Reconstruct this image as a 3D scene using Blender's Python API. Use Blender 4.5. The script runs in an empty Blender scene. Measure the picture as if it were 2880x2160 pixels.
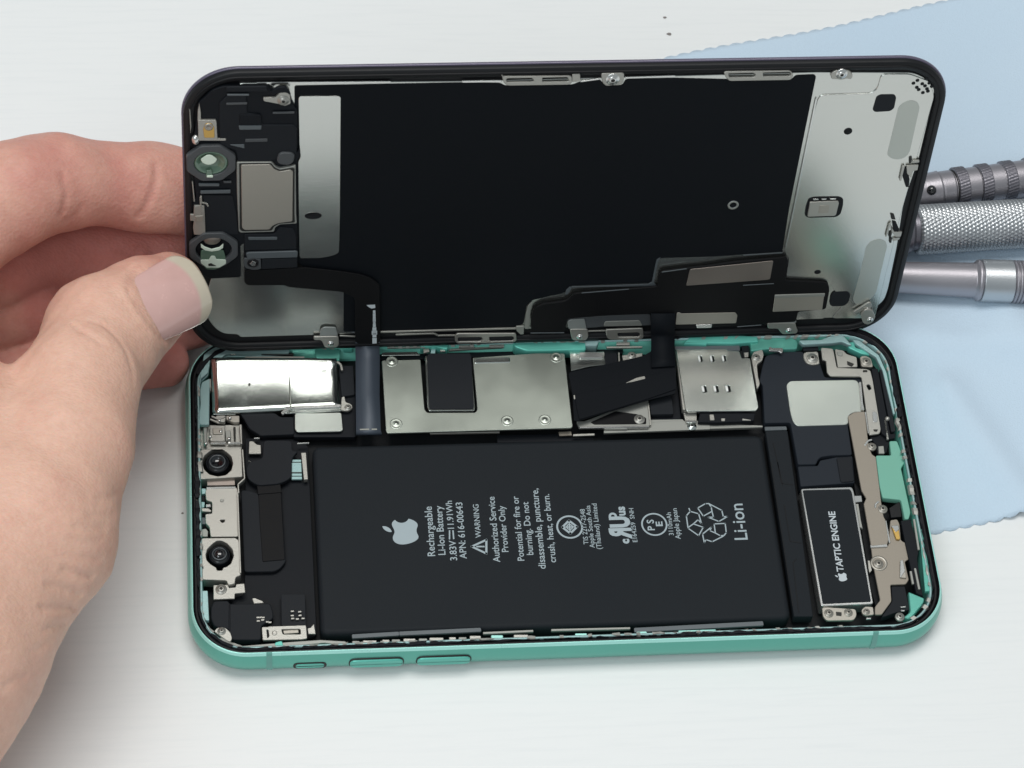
import bpy, bmesh, math, random
import numpy as np
from mathutils import Vector, Matrix

random.seed(7)
MM = 0.001                       # everything below is written in millimetres
scene = bpy.context.scene

# ------------------------------------------------------------------ camera, light, exposure
CAM_LOC = (-66.728, -271.209, 453.725)
CAM_AXES = ((0.993737, -0.079806, 0.078216), (0.023265, 0.83238, 0.553717), (-0.109295, -0.548429, 0.829023))
LENS = 91.001
SCREEN_AXES = ((0.99979, 0.017686, -0.010387), (0.006908, 0.186475, 0.982435), (0.019312, -0.9823, 0.186314))
SCREEN_ORIGIN = (0.090, 36.651, 6.261)
cam_data = bpy.data.cameras.new('camera')
cam = bpy.data.objects.new('camera', cam_data)
scene.collection.objects.link(cam)
cm = Matrix.Identity(4)
for c in range(3):
    for r_ in range(3):
        cm[r_][c] = CAM_AXES[c][r_]
    cm[c][3] = CAM_LOC[c] * MM
cam.matrix_world = cm
cam_data.sensor_width = 36
cam_data.lens = LENS
cam_data.clip_start = 0.01
cam_data.clip_end = 10
cam_data.dof.use_dof = True
cam_data.dof.focus_distance = 0.535
cam_data.dof.aperture_fstop = 60
scene.camera = cam

world = bpy.data.worlds.new('World')
scene.world = world
world.use_nodes = True
bg = world.node_tree.nodes['Background']
bg.inputs['Color'].default_value = (0.80, 0.88, 0.92, 1)
bg.inputs['Strength'].default_value = 0.35

def area_light(name, loc, target, w, h, power, col):
    ld = bpy.data.lights.new(name, 'AREA')
    ld.shape = 'RECTANGLE'
    ld.size = w; ld.size_y = h
    ld.energy = power
    ld.color = col
    o = bpy.data.objects.new(name, ld)
    scene.collection.objects.link(o)
    o.location = loc
    o.rotation_euler = (Vector(target) - Vector(loc)).to_track_quat('-Z', 'Y').to_euler()
    return o
area_light('ceiling_lamp', (0.0, 0.20, 1.25), (0, 0, 0), 0.80, 0.50, 8.6, (1.0, 0.985, 0.95))
area_light('room_window', (-0.55, -0.55, 0.95), (0, 0, 0), 0.8, 0.6, 5.0, (0.90, 0.97, 1.0))

scene.view_settings.view_transform = 'Standard'
scene.view_settings.look = 'None'
scene.view_settings.exposure = -0.03
scene.view_settings.gamma = 1.0
scene.view_settings.use_curve_mapping = False

# ------------------------------------------------------------------ materials
MATS = {}
def mat(name, color, metallic=0.0, rough=0.5, var=0.08, vscale=900, bump=0.0, bscale=4000, spec=0.5,
        streak=None, coat=0.0, sss=0.0, rvar=0.1, emit=None, trans=0.0, alpha=1.0):
    m = bpy.data.materials.new(name); m.use_nodes = True
    nt = m.node_tree; nd = nt.nodes; lk = nt.links
    b = nd['Principled BSDF']
    tc = nd.new('ShaderNodeTexCoord'); mp = nd.new('ShaderNodeMapping')
    lk.new(tc.outputs['Object'], mp.inputs['Vector'])
    if streak: mp.inputs['Scale'].default_value = streak
    n1 = nd.new('ShaderNodeTexNoise'); n1.inputs['Scale'].default_value = vscale * 0.1
    n1.inputs['Detail'].default_value = 6
    lk.new(mp.outputs['Vector'], n1.inputs['Vector'])
    mx = nd.new('ShaderNodeMix'); mx.data_type = 'RGBA'
    lo = tuple(max(0, c * (1 - var)) for c in color) + (1,)
    hi = tuple(min(1, c * (1 + var)) for c in color) + (1,)
    mx.inputs['A'].default_value = lo; mx.inputs['B'].default_value = hi
    lk.new(n1.outputs['Fac'], mx.inputs['Factor'])
    lk.new(mx.outputs['Result'], b.inputs['Base Color'])
    mr = nd.new('ShaderNodeMapRange')
    mr.inputs['To Min'].default_value = max(0.02, rough - rvar); mr.inputs['To Max'].default_value = min(1, rough + rvar)
    lk.new(n1.outputs['Fac'], mr.inputs['Value']); lk.new(mr.outputs['Result'], b.inputs['Roughness'])
    b.inputs['Metallic'].default_value = metallic
    b.inputs['Specular IOR Level'].default_value = spec
    b.inputs['Coat Weight'].default_value = coat
    b.inputs['Transmission Weight'].default_value = trans
    b.inputs['Alpha'].default_value = alpha
    if sss:
        b.inputs['Subsurface Weight'].default_value = sss
    if bump:
        n2 = nd.new('ShaderNodeTexNoise'); n2.inputs['Scale'].default_value = bscale
        n2.inputs['Detail'].default_value = 3
        lk.new(mp.outputs['Vector'], n2.inputs['Vector'])
        bp = nd.new('ShaderNodeBump'); bp.inputs['Strength'].default_value = bump
        bp.inputs['Distance'].default_value = 0.0002
        lk.new(n2.outputs['Fac'], bp.inputs['Height']); lk.new(bp.outputs['Normal'], b.inputs['Normal'])
    MATS[name] = m
    return m
mat('teal_aluminium', (0.13, 0.44, 0.36), 0.5, 0.34, 0.05, bump=0.08)
mat('teal_bright', (0.13, 0.52, 0.43), 0.3, 0.38, 0.10, bump=0.1)
mat('teal_pale', (0.33, 0.50, 0.50), 0.4, 0.45, 0.15, bump=0.15)
mat('teal_board', (0.17, 0.43, 0.33), 0.0, 0.55, 0.05)
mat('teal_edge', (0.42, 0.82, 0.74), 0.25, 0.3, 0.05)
mat('speck', (.22, .20, .19), 0, .7)
mat('rubber_black', (0.005, 0.005, 0.0065), 0.0, 0.5, 0.3, bump=0.1, spec=.3)
mat('plastic_black', (0.0075, 0.009, 0.012), 0.0, 0.5, 0.2, bump=0.12, spec=.15)
mat('plastic_dark', (0.014, 0.016, 0.0195), 0.0, 0.55, 0.15, bump=0.1, spec=.15)
mat('speaker_black', (0.018, 0.0225, 0.030), 0.0, 0.6, 0.1, bump=0.06, spec=.18)
mat('battery_black', (0.0135, 0.0165, 0.0200), 0.0, 0.6, 0.12, spec=.14, rvar=.16, vscale=260, bump=0.25, bscale=6000)
mat('graphite_black', (0.0048, 0.0062, 0.0085), 0.0, 0.62, 0.25, spec=.12, rvar=.2, vscale=220, bump=0.12, bscale=5000)
mat('flex_black', (0.0060, 0.0060, 0.0068), 0.0, 0.5, 0.2, bump=0.06, spec=.15)
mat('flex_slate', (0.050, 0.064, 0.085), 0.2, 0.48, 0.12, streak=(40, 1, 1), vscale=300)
mat('floor_black', (0.005, 0.006, 0.0075), 0.0, 0.6, 0.3, spec=.25, bump=0.2, bscale=2500)
mat('shield_nickel', (0.47, 0.51, 0.455), 0.95, 0.33, 0.04, bump=0.05)
mat('shield_gloss', (0.72, 0.76, 0.72), 1.0, 0.16, 0.04, rvar=0.05, bump=0.04, bscale=900)
mat('steel_plate', (0.64, 0.65, 0.62), 0.97, 0.22, 0.03, vscale=1200, rvar=0.03, bump=0.05)
mat('steel_matte', (0.33, 0.335, 0.31), 0.6, 0.5, 0.04, bump=0.05)
mat('steel_light', (0.43, 0.42, 0.385), 0.75, 0.40, 0.06, bump=0.1)
mat('steel_warm', (0.40, 0.375, 0.33), 0.7, 0.42, 0.04, bump=0.06)
mat('steel_bright', (0.72, 0.72, 0.70), 0.9, 0.22, 0.05)
mat('brown_foil', (0.34, 0.29, 0.26), 0.85, 0.38, 0.06)
mat('bronze_plate', (0.30, 0.265, 0.22), 0.45, 0.48, 0.05, bump=0.08)
mat('gold', (0.62, 0.40, 0.12), 0.8, 0.35, 0.1)
mat('card_metal', (.86, .90, .84), .95, .24, .05, rvar=.10, vscale=700)
mat('sticker_silver', (0.62, 0.66, 0.61), 0.8, 0.30, 0.04, rvar=0.05)
mat('lens_black', (0.004, 0.004, 0.006), 0.0, 0.08, 0.1, coat=1.0)
mat('lens_ring', (0.03, 0.035, 0.04), 0.2, 0.25, 0.1)
mat('green_glass', (0.10, 0.17, 0.12), 0.1, 0.12, 0.2, coat=0.6)
mat('pale_glass', (0.70, 0.80, 0.68), 0.1, 0.2, 0.1)
mat('grey_plastic', (0.06, 0.065, 0.07), 0.0, 0.45, 0.15)
mat('grey_ridge', (0.10, 0.115, 0.125), 0.2, 0.4, 0.1)
mat('glass_edge', (0.13, 0.115, 0.165), 0.2, 0.25, 0.1)
mat('screen_frame', (0.009, 0.0095, 0.011), 0.0, 0.45, 0.25, bump=0.15, spec=.3)
mat('front_glass', (0.004, 0.004, 0.005), 0.0, 0.05, 0.0)
mat('print_grey', (0.36, 0.43, 0.46), 0.0, 0.55, 0.05)
mat('print_white', (0.52, 0.57, 0.60), 0.0, 0.55, 0.05)
mat('recess_dark', (0.02, 0.02, 0.018), 0.3, 0.5, 0.1)
mat('tape_clear', (0.30, 0.32, 0.31), 0.3, 0.3, 0.1)

# ------------------------------------------------------------------ mesh helpers (all in mm)
COL = scene.collection
SX, SY, SZ = [Vector(a) for a in SCREEN_AXES]
SO = Vector(SCREEN_ORIGIN)
M_SCREEN = Matrix(((SX[0], SY[0], SZ[0], SO[0]), (SX[1], SY[1], SZ[1], SO[1]), (SX[2], SY[2], SZ[2], SO[2]), (0, 0, 0, 1)))
M_BODY = Matrix.Identity(4)
SCALE = Matrix.Scale(MM, 4)

def link(name, me, m, parent=None, smooth=False, label=None):
    if m and not me.materials:
        me.materials.append(MATS[m] if isinstance(m, str) else m)
    if smooth:
        me.polygons.foreach_set('use_smooth', [True] * len(me.polygons))
    o = bpy.data.objects.new(name, me)
    COL.objects.link(o)
    if parent: o.parent = parent
    if label: o['label'] = label
    return o

def rounded(pts, r):
    """round the corners of a closed polygon"""
    if not r: return [tuple(p) for p in pts]
    out = []; n = len(pts)
    for i in range(n):
        a, b, c = Vector(pts[i - 1][:2]), Vector(pts[i][:2]), Vector(pts[(i + 1) % n][:2])
        u, v = (a - b), (c - b)
        lu, lv = u.length, v.length
        if lu < 1e-6 or lv < 1e-6: out.append(tuple(b)); continue
        t = min(r, lu * 0.45, lv * 0.45)
        p, q = b + u / lu * t, b + v / lv * t
        for k in range(5):
            s = k / 4
            out.append(tuple((1 - s) ** 2 * p + 2 * s * (1 - s) * b + s * s * q))
    return out

def plate(name, pts, ztop, th, m, parent=None, r=0.25, bev=0.08, holes=(), frame='B', label=None, smooth=False):
    """a flat plate with rounded outline, bevelled rim and optional holes"""
    cu = bpy.data.curves.new(name, 'CURVE'); cu.dimensions = '2D'; cu.fill_mode = 'BOTH'
    bev = min(bev, th * 0.45)
    cu.extrude = th / 2 - bev; cu.bevel_depth = bev; cu.bevel_resolution = 1; cu.offset = -bev
    for poly in [rounded(pts, r)] + [rounded(h, min(r, 0.3)) if not isinstance(h, tuple) else h for h in holes]:
        sp = cu.splines.new('POLY'); sp.points.add(len(poly) - 1)
        for i, q in enumerate(poly): sp.points[i].co = (q[0], q[1], 0, 1)
        sp.use_cyclic_u = True
    tmp = bpy.data.objects.new('tmp', cu)
    me = bpy.data.meshes.new_from_object(tmp)
    bpy.data.objects.remove(tmp); bpy.data.curves.remove(cu)
    me.transform(Matrix.Translation((0, 0, ztop - th / 2)))
    me.transform(M_SCREEN if frame == 'S' else M_BODY); me.transform(SCALE)
    me.name = name
    return link(name, me, m, parent, label=label)

def bm_obj(name, bm, m, parent=None, frame='B', smooth=False, label=None, mats=None):
    bmesh.ops.recalc_face_normals(bm, faces=bm.faces)
    me = bpy.data.meshes.new(name); bm.to_mesh(me); bm.free()
    me.transform(M_SCREEN if frame == 'S' else M_BODY); me.transform(SCALE)
    if mats:
        for k in mats: me.materials.append(MATS[k])
    return link(name, me, m, parent, smooth, label)

def lathe(bm, cx, cy, prof, seg=32, mi=None, sx=1.0, sy=1.0):
    """prof: (radius, z) list, top closed if last radius 0"""
    rings = []
    for (rr_, z) in prof:
        if rr_ <= 1e-6:
            rings.append([bm.verts.new((cx, cy, z))])
        else:
            rings.append([bm.verts.new((cx + sx * rr_ * math.cos(2 * math.pi * k / seg), cy + sy * rr_ * math.sin(2 * math.pi * k / seg), z)) for k in range(seg)])
    for i in range(len(rings) - 1):
        A, B_ = rings[i], rings[i + 1]
        for k in range(seg):
            if len(A) == 1 and len(B_) == 1: continue
            if len(A) == 1: f = bm.faces.new((A[0], B_[k], B_[(k + 1) % seg]))
            elif len(B_) == 1: f = bm.faces.new((A[k], A[(k + 1) % seg], B_[0]))
            else: f = bm.faces.new((A[k], A[(k + 1) % seg], B_[(k + 1) % seg], B_[k]))
            f.smooth = True
            if mi: f.material_index = mi[i]

def turned(name, c, prof, m, parent=None, frame='B', mats=None, mi=None, sx=1.0, sy=1.0, label=None, seg=32):
    bm = bmesh.new(); lathe(bm, c[0], c[1], prof, seg, mi, sx, sy)
    return bm_obj(name, bm, m, parent, frame, mats=mats, label=label)

def screw(c, z, r, parent, frame='B', m='steel_light', name='screw'):
    """small pan head with a star recess"""
    bm = bmesh.new()
    lathe(bm, c[0], c[1], [(r, z - 0.4), (r, z), (r * .92, z + .08), (r * .62, z + .08), (r * .55, z + .28), (r * .38, z + .36), (r * .30, z + .36)], 24)
    n = 24; rec = []
    for k in range(n):
        a = 2 * math.pi * k / n; q = r * (.30 if k % 4 < 2 else .20)
        rec.append(bm.verts.new((c[0] + q * math.cos(a), c[1] + q * math.sin(a), z + .365)))
    f = bm.faces.new(rec); f.material_index = 1
    return bm_obj(name, bm, None, parent, frame, mats=[m, 'recess_dark'])

def bar(name, a, b, width, z, th, m, parent, frame='B', bev=0.06, label=None):
    a, b = Vector(a[:2]), Vector(b[:2]); d = (b - a).normalized(); n = Vector((-d.y, d.x)) * width / 2
    return plate(name, [a - n, b - n, b + n, a + n], z, th, m, parent, width * 0.3, bev, (), frame, label)

def ribbon(name, pairs, th, m, parent, label=None):
    """flexible strip given as 3D point pairs across its width"""
    bm = bmesh.new(); rows = []
    for i, (a, b) in enumerate(pairs):
        rows.append((Vector(a), Vector(b)))
    vs = []
    for i, (a, b) in enumerate(rows):
        p0, p1 = rows[max(i - 1, 0)], rows[min(i + 1, len(rows) - 1)]
        t = ((p1[0] + p1[1]) - (p0[0] + p0[1])); n = t.cross(b - a)
        n = n.normalized() * th / 2
        vs.append([bm.verts.new(a + n), bm.verts.new(b + n), bm.verts.new(b - n), bm.verts.new(a - n)])
    for i in range(len(vs) - 1):
        for k in range(4):
            f = bm.faces.new((vs[i][k], vs[i][(k + 1) % 4], vs[i + 1][(k + 1) % 4], vs[i + 1][k]))
            f.smooth = k in (0, 2)
    bm.faces.new(vs[0]); bm.faces.new(vs[-1])
    return bm_obj(name, bm, m, parent, label=label)

def curved_patch(name, corners, z, bulge, th, m, parent, n=18, label=None, dent=None, lift=0.0):
    """sheet-metal cover: four corners, rolled over along its width"""
    bm = bmesh.new(); A, B_, C_, D_ = [Vector(q[:2]) for q in corners]   # back-left, back-right, front-right, front-left
    V = []
    for j in range(n + 1):
        t = j / n; row = []
        for i in range(n + 1):
            s = i / n
            q = (A * (1 - s) + B_ * s) * (1 - t) + (D_ * (1 - s) + C_ * s) * t
            zz = z + bulge * (1 - (2 * t - 1) ** 2) - 0.35 * max(0, (abs(2 * t - 1) - .9) / .1)
            zz += lift * (1 - t) ** 1.6
            if dent: zz -= dent[3] * math.exp(-((q.x - dent[0]) ** 2 + (q.y - dent[1]) ** 2) / dent[2] ** 2)
            row.append(bm.verts.new((q.x, q.y, zz)))
        V.append(row)
    for j in range(n):
        for i in range(n):
            f = bm.faces.new((V[j][i], V[j][i + 1], V[j + 1][i + 1], V[j + 1][i])); f.smooth = True
    ext = bmesh.ops.extrude_face_region(bm, geom=list(bm.faces))
    for v in [g for g in ext['geom'] if isinstance(g, bmesh.types.BMVert)]: v.co.z -= th
    return bm_obj(name, bm, m, parent, label=label)

def rrect(w, h, r, n=12):
    out = []
    for cx, cy, a in ((w / 2 - r, h / 2 - r, 0), (-w / 2 + r, h / 2 - r, 90), (-w / 2 + r, -h / 2 + r, 180), (w / 2 - r, -h / 2 + r, 270)):
        for k in range(n + 1):
            t = math.radians(a + 90 * k / n); out.append((cx + r * math.cos(t), cy + r * math.sin(t)))
    return out

def loft(name, w, h, r, prof, m, parent, frame='B', cx=0, cy=0, cap=(False, False), mats=None, mi=None, n=12, smooth=True, label=None):
    """rounded-rectangle rings stacked through (inset, z) pairs"""
    bm = bmesh.new(); rings = []
    for ins, z in prof:
        rings.append([bm.verts.new((x + cx, y + cy, z)) for x, y in rrect(w - 2 * ins, h - 2 * ins, max(0.15, r - ins), n)])
    for i in range(len(rings) - 1):
        for k in range(len(rings[0])):
            kk = (k + 1) % len(rings[0])
            f = bm.faces.new((rings[i][k], rings[i][kk], rings[i + 1][kk], rings[i + 1][k])); f.smooth = smooth
            if mi: f.material_index = mi[i]
    if cap[0]: bm.faces.new(rings[0])
    if cap[1]:
        f = bm.faces.new(rings[-1])
        if mi: f.material_index = mi[-1]
    return bm_obj(name, bm, m, parent, frame, mats=mats, label=label)

def empty(name, loc=(0, 0, 0)):
    o = bpy.data.objects.new(name, None); COL.objects.link(o)
    o.location = loc; o.empty_display_size = 0.01
    return o

def tag(o, label=None, cat=None, group=None, kind=None):
    if label: o['label'] = label
    if cat: o['category'] = cat
    if group: o['group'] = group
    if kind: o['kind'] = kind
    return o

def text_bm(bm, body, centre, length, z, height=None, offset=0.0, rot=90, mirror=False, stretch=True, spacing=1.0):
    """append flat lettering as thin solid shapes; the line reads along +y, its top faces -x (rot=90)"""
    cu = bpy.data.curves.new('txt', 'FONT'); cu.body = body
    cu.align_x = 'CENTER'; cu.align_y = 'CENTER'; cu.size = 1.0; cu.space_character = spacing
    cu.resolution_u = 3; cu.offset = offset; cu.extrude = 0.0
    tmp = bpy.data.objects.new('tmp', cu); me = bpy.data.meshes.new_from_object(tmp)
    bpy.data.objects.remove(tmp); bpy.data.curves.remove(cu)
    xs = [v.co.x for v in me.vertices]; ys = [v.co.y for v in me.vertices]
    w = max(xs) - min(xs); hgt = max(ys) - min(ys); mx_, my_ = (max(xs) + min(xs)) / 2, (max(ys) + min(ys)) / 2
    s = length / w; sy_ = (height / hgt) if height else s
    me.transform(Matrix.Translation((-mx_, -my_, 0)))
    me.transform(Matrix.Diagonal((-s if mirror else s, sy_, 1, 1)))
    me.transform(Matrix.Rotation(math.radians(rot), 4, 'Z'))
    me.transform(Matrix.Translation((centre[0], centre[1], z)))
    bm.from_mesh(me); bpy.data.meshes.remove(me)

def line_bm(bm, pts, w, z, closed=False):
    """flat stroked polyline"""
    P = [Vector(p[:2]) for p in pts]; n = len(P)
    segs = [(P[i], P[(i + 1) % n]) for i in range(n if closed else n - 1)]
    for a, b in segs:
        d = (b - a)
        if d.length < 1e-6: continue
        d.normalize(); q = Vector((-d.y, d.x)) * w / 2; a2 = a - d * w * .4; b2 = b + d * w * .4
        bm.faces.new([bm.verts.new((*(c), z)) for c in (a2 - q, b2 - q, b2 + q, a2 + q)])

def poly_bm(bm, pts, z):
    bm.faces.new([bm.verts.new((p[0], p[1], z)) for p in pts])

def ring_bm(bm, c, r0, r1, z, n=40):
    A = [bm.verts.new((c[0] + r0 * math.cos(2 * math.pi * k / n), c[1] + r0 * math.sin(2 * math.pi * k / n), z)) for k in range(n)]
    B_ = [bm.verts.new((c[0] + r1 * math.cos(2 * math.pi * k / n), c[1] + r1 * math.sin(2 * math.pi * k / n), z)) for k in range(n)]
    for k in range(n): bm.faces.new((A[k], A[(k + 1) % n], B_[(k + 1) % n], B_[k]))

def print_obj(name, bm, m, parent, frame='B'):
    me = bpy.data.meshes.new(name); bm.to_mesh(me); bm.free()
    me.transform(M_SCREEN if frame == 'S' else M_BODY); me.transform(SCALE)
    return link(name, me, m, parent)

def apple_logo_pts():
    """outline of the bitten fruit emblem, height about 1, up = +y; returns body and leaf polygons"""
    def cub(p0, p1, p2, p3, n=8):
        return [tuple((1 - t) ** 3 * p0[i] + 3 * (1 - t) ** 2 * t * p1[i] + 3 * (1 - t) * t * t * p2[i] + t ** 3 * p3[i] for i in (0, 1)) for t in [k / n for k in range(n)]]
    b = []
    b += cub((0.0, 0.20), (0.10, 0.20), (0.17, 0.27), (0.27, 0.27))
    b += cub((0.27, 0.27), (0.34, 0.27), (0.40, 0.22), (0.43, 0.16))
    b += cub((0.43, 0.16), (0.27, 0.07), (0.27, -0.19), (0.46, -0.27))
    b += cub((0.46, -0.27), (0.42, -0.42), (0.32, -0.55), (0.22, -0.55))
    b += cub((0.22, -0.55), (0.14, -0.55), (0.10, -0.50), (0.0, -0.50))
    b += cub((0.0, -0.50), (-0.10, -0.50), (-0.14, -0.55), (-0.22, -0.55))
    b += cub((-0.22, -0.55), (-0.36, -0.55), (-0.48, -0.25), (-0.48, -0.04))
    b += cub((-0.48, -0.04), (-0.48, 0.17), (-0.36, 0.27), (-0.24, 0.27))
    b += cub((-0.24, 0.27), (-0.15, 0.27), (-0.09, 0.20), (0.0, 0.20))
    l = cub((-0.01, 0.29), (-0.03, 0.42), (0.08, 0.56), (0.21, 0.58)) + cub((0.21, 0.58), (0.23, 0.44), (0.12, 0.30), (-0.01, 0.29))
    return b, l

def logo_bm(bm, centre, size, z):
    b, l = apple_logo_pts()
    for poly in (b, l):
        # reading direction runs along +y, so the emblem's top points to -x
        poly_bm(bm, [(centre[0] - size * y, centre[1] + size * x) for x, y in poly], z)

# ------------------------------------------------------------------ table and cloth
def table_material():
    m = bpy.data.materials.new('white_table'); m.use_nodes = True
    nt = m.node_tree; nd = nt.nodes; lk = nt.links; b = nd['Principled BSDF']
    tc = nd.new('ShaderNodeTexCoord'); mp = nd.new('ShaderNodeMapping')
    mp.inputs['Rotation'].default_value = (0, 0, math.radians(-12)); mp.inputs['Scale'].default_value = (22, 420, 1)
    lk.new(tc.outputs['Object'], mp.inputs['Vector'])
    n = nd.new('ShaderNodeTexNoise'); n.inputs['Scale'].default_value = 2.2; n.inputs['Detail'].default_value = 5; n.inputs['Roughness'].default_value = .65
    lk.new(mp.outputs['Vector'], n.inputs['Vector'])
    cr = nd.new('ShaderNodeValToRGB'); cr.color_ramp.elements[0].position = .30; cr.color_ramp.elements[1].position = .52
    cr.color_ramp.elements[0].color = (.80, .812, .812, 1); cr.color_ramp.elements[1].color = (.83, .838, .835, 1)
    lk.new(n.outputs['Fac'], cr.inputs['Fac']); lk.new(cr.outputs['Color'], b.inputs['Base Color'])
    bp = nd.new('ShaderNodeBump'); bp.inputs['Strength'].default_value = .12; bp.inputs['Distance'].default_value = .0002
    lk.new(n.outputs['Fac'], bp.inputs['Height']); lk.new(bp.outputs['Normal'], b.inputs['Normal'])
    b.inputs['Roughness'].default_value = .42
    b.inputs['Specular IOR Level'].default_value = .4
    return m
bm = bmesh.new()
bmesh.ops.create_cube(bm, size=1)
for v in bm.verts: v.co = Vector((v.co.x * 1500, v.co.y * 1100 + 60, v.co.z * 25 - 12.5))
bmesh.ops.bevel(bm, geom=bm.edges[:], offset=2, segments=2, affect='EDGES')
tb = bm_obj('table', bm, table_material()); tag(tb, kind='structure', label='white table top with faint streaky grain')

for (dx, dy, s, lab) in ((*(37.43, 131.10), .42, 'upper of the two dark specks on the table above the screen'),
                         (*(37.87, 125.98), .6, 'lower, larger dark speck on the table above the screen'),
                         (*(-76.36, -0.57), .26, 'tiny dark speck on the table left of the cameras')):
    bm = bmesh.new(); bmesh.ops.create_icosphere(bm, subdivisions=2, radius=s)
    for v in bm.verts: v.co = Vector((v.co.x * random.uniform(.7, 1.2) + dx, v.co.y * random.uniform(.5, 1) + dy, .10 + v.co.z * .2))
    tag(bm_obj('dust_speck', bm, 'speck'), lab, 'speck', 'dust specks on the table')

def cloth_material():
    m = bpy.data.materials.new('blue_microfibre'); m.use_nodes = True
    nt = m.node_tree; nd = nt.nodes; lk = nt.links; b = nd['Principled BSDF']
    tc = nd.new('ShaderNodeTexCoord')
    n = nd.new('ShaderNodeTexNoise'); n.inputs['Scale'].default_value = 2600; n.inputs['Detail'].default_value = 2
    lk.new(tc.outputs['Object'], n.inputs['Vector'])
    n3 = nd.new('ShaderNodeTexNoise'); n3.inputs['Scale'].default_value = 28; n3.inputs['Detail'].default_value = 3
    lk.new(tc.outputs['Object'], n3.inputs['Vector'])
    mx = nd.new('ShaderNodeMix'); mx.data_type = 'RGBA'
    mx.inputs['A'].default_value = (.53, .66, .79, 1); mx.inputs['B'].default_value = (.59, .71, .82, 1)
    lk.new(n3.outputs['Fac'], mx.inputs['Factor']); lk.new(mx.outputs['Result'], b.inputs['Base Color'])
    bp = nd.new('ShaderNodeBump'); bp.inputs['Strength'].default_value = .6; bp.inputs['Distance'].default_value = .0002
    lk.new(n.outputs['Fac'], bp.inputs['Height']); lk.new(bp.outputs['Normal'], b.inputs['Normal'])
    b.inputs['Roughness'].default_value = .8; b.inputs['Sheen Weight'].default_value = .25
    b.inputs['Specular IOR Level'].default_value = .2
    return m
def make_cloth():
    ang = math.radians(13.6); ux = Vector((math.cos(ang), math.sin(ang))); uy = Vector((-math.sin(ang), math.cos(ang)))
    o = Vector((61, -15.6)); Lw, Lh = 180, 137; step = 1.1
    nx, ny = int(Lw / step), int(Lh / step)
    bm = bmesh.new(); V = []
    folds = [((104, 42), (128, 20), 7, 2.6), ((86, 24), (98, -4), 5, 2.2), ((150, 60), (120, 96), 12, 1.6), ((82, 38), (112, 34), 4.5, 1.6), ((108, 8), (122, 0), 6, 1.6)]
    def hgt(q, a, b_):
        z = .28
        for (p0, p1, wd, am) in folds:
            p0, p1 = Vector(p0), Vector(p1); t = max(0, min(1, (q - p0).dot(p1 - p0) / (p1 - p0).length_squared))
            d = (q - (p0 + (p1 - p0) * t)).length
            z += am * math.exp(-(d / wd) ** 2)
        # held flat below the tools and the phone
        m1 = min(1, max(0, (q.x - 78) / 8))
        near_tools = math.exp(-((q.y - (63 + (q.x - 90) * .05)) / 16) ** 2)
        return .28 + (z - .28) * m1 * (1 - .95 * near_tools)
    for j in range(ny + 1):
        row = []
        for i in range(nx + 1):
            a, b_ = i * step, j * step
            # pinked edges
            za = zb = 0
            saw = lambda s: abs((s / 3.3) % 1 - .5) * 2 * .72
            if i == 0: za = saw(b_)
            if i == nx: za = -saw(b_)
            if j == 0: zb = saw(a) + .5 * math.sin(a * .12)
            if j == ny: zb = -saw(a) + .5 * math.sin(a * .1)
            if j == 1: zb = .5 + .5 * math.sin(a * .12)
            if j == ny - 1: zb = -.5 + .5 * math.sin(a * .1)
            q = o + ux * (a + za) + uy * (b_ + zb)
            row.append(bm.verts.new((q.x, q.y, hgt(q, a, b_))))
        V.append(row)
    for j in range(ny):
        for i in range(nx):
            bm.faces.new((V[j][i], V[j][i + 1], V[j + 1][i + 1], V[j + 1][i])).smooth = True
    ext = bmesh.ops.extrude_face_region(bm, geom=list(bm.faces))
    for v in [g for g in ext['geom'] if isinstance(g, bmesh.types.BMVert)]: v.co.z = max(.02, v.co.z - .25)
    return bm_obj('cleaning_cloth', bm, cloth_material())
tag(make_cloth(), 'light blue microfibre cloth with zigzag edge lying under the phone and tools', 'cloth')

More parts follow.
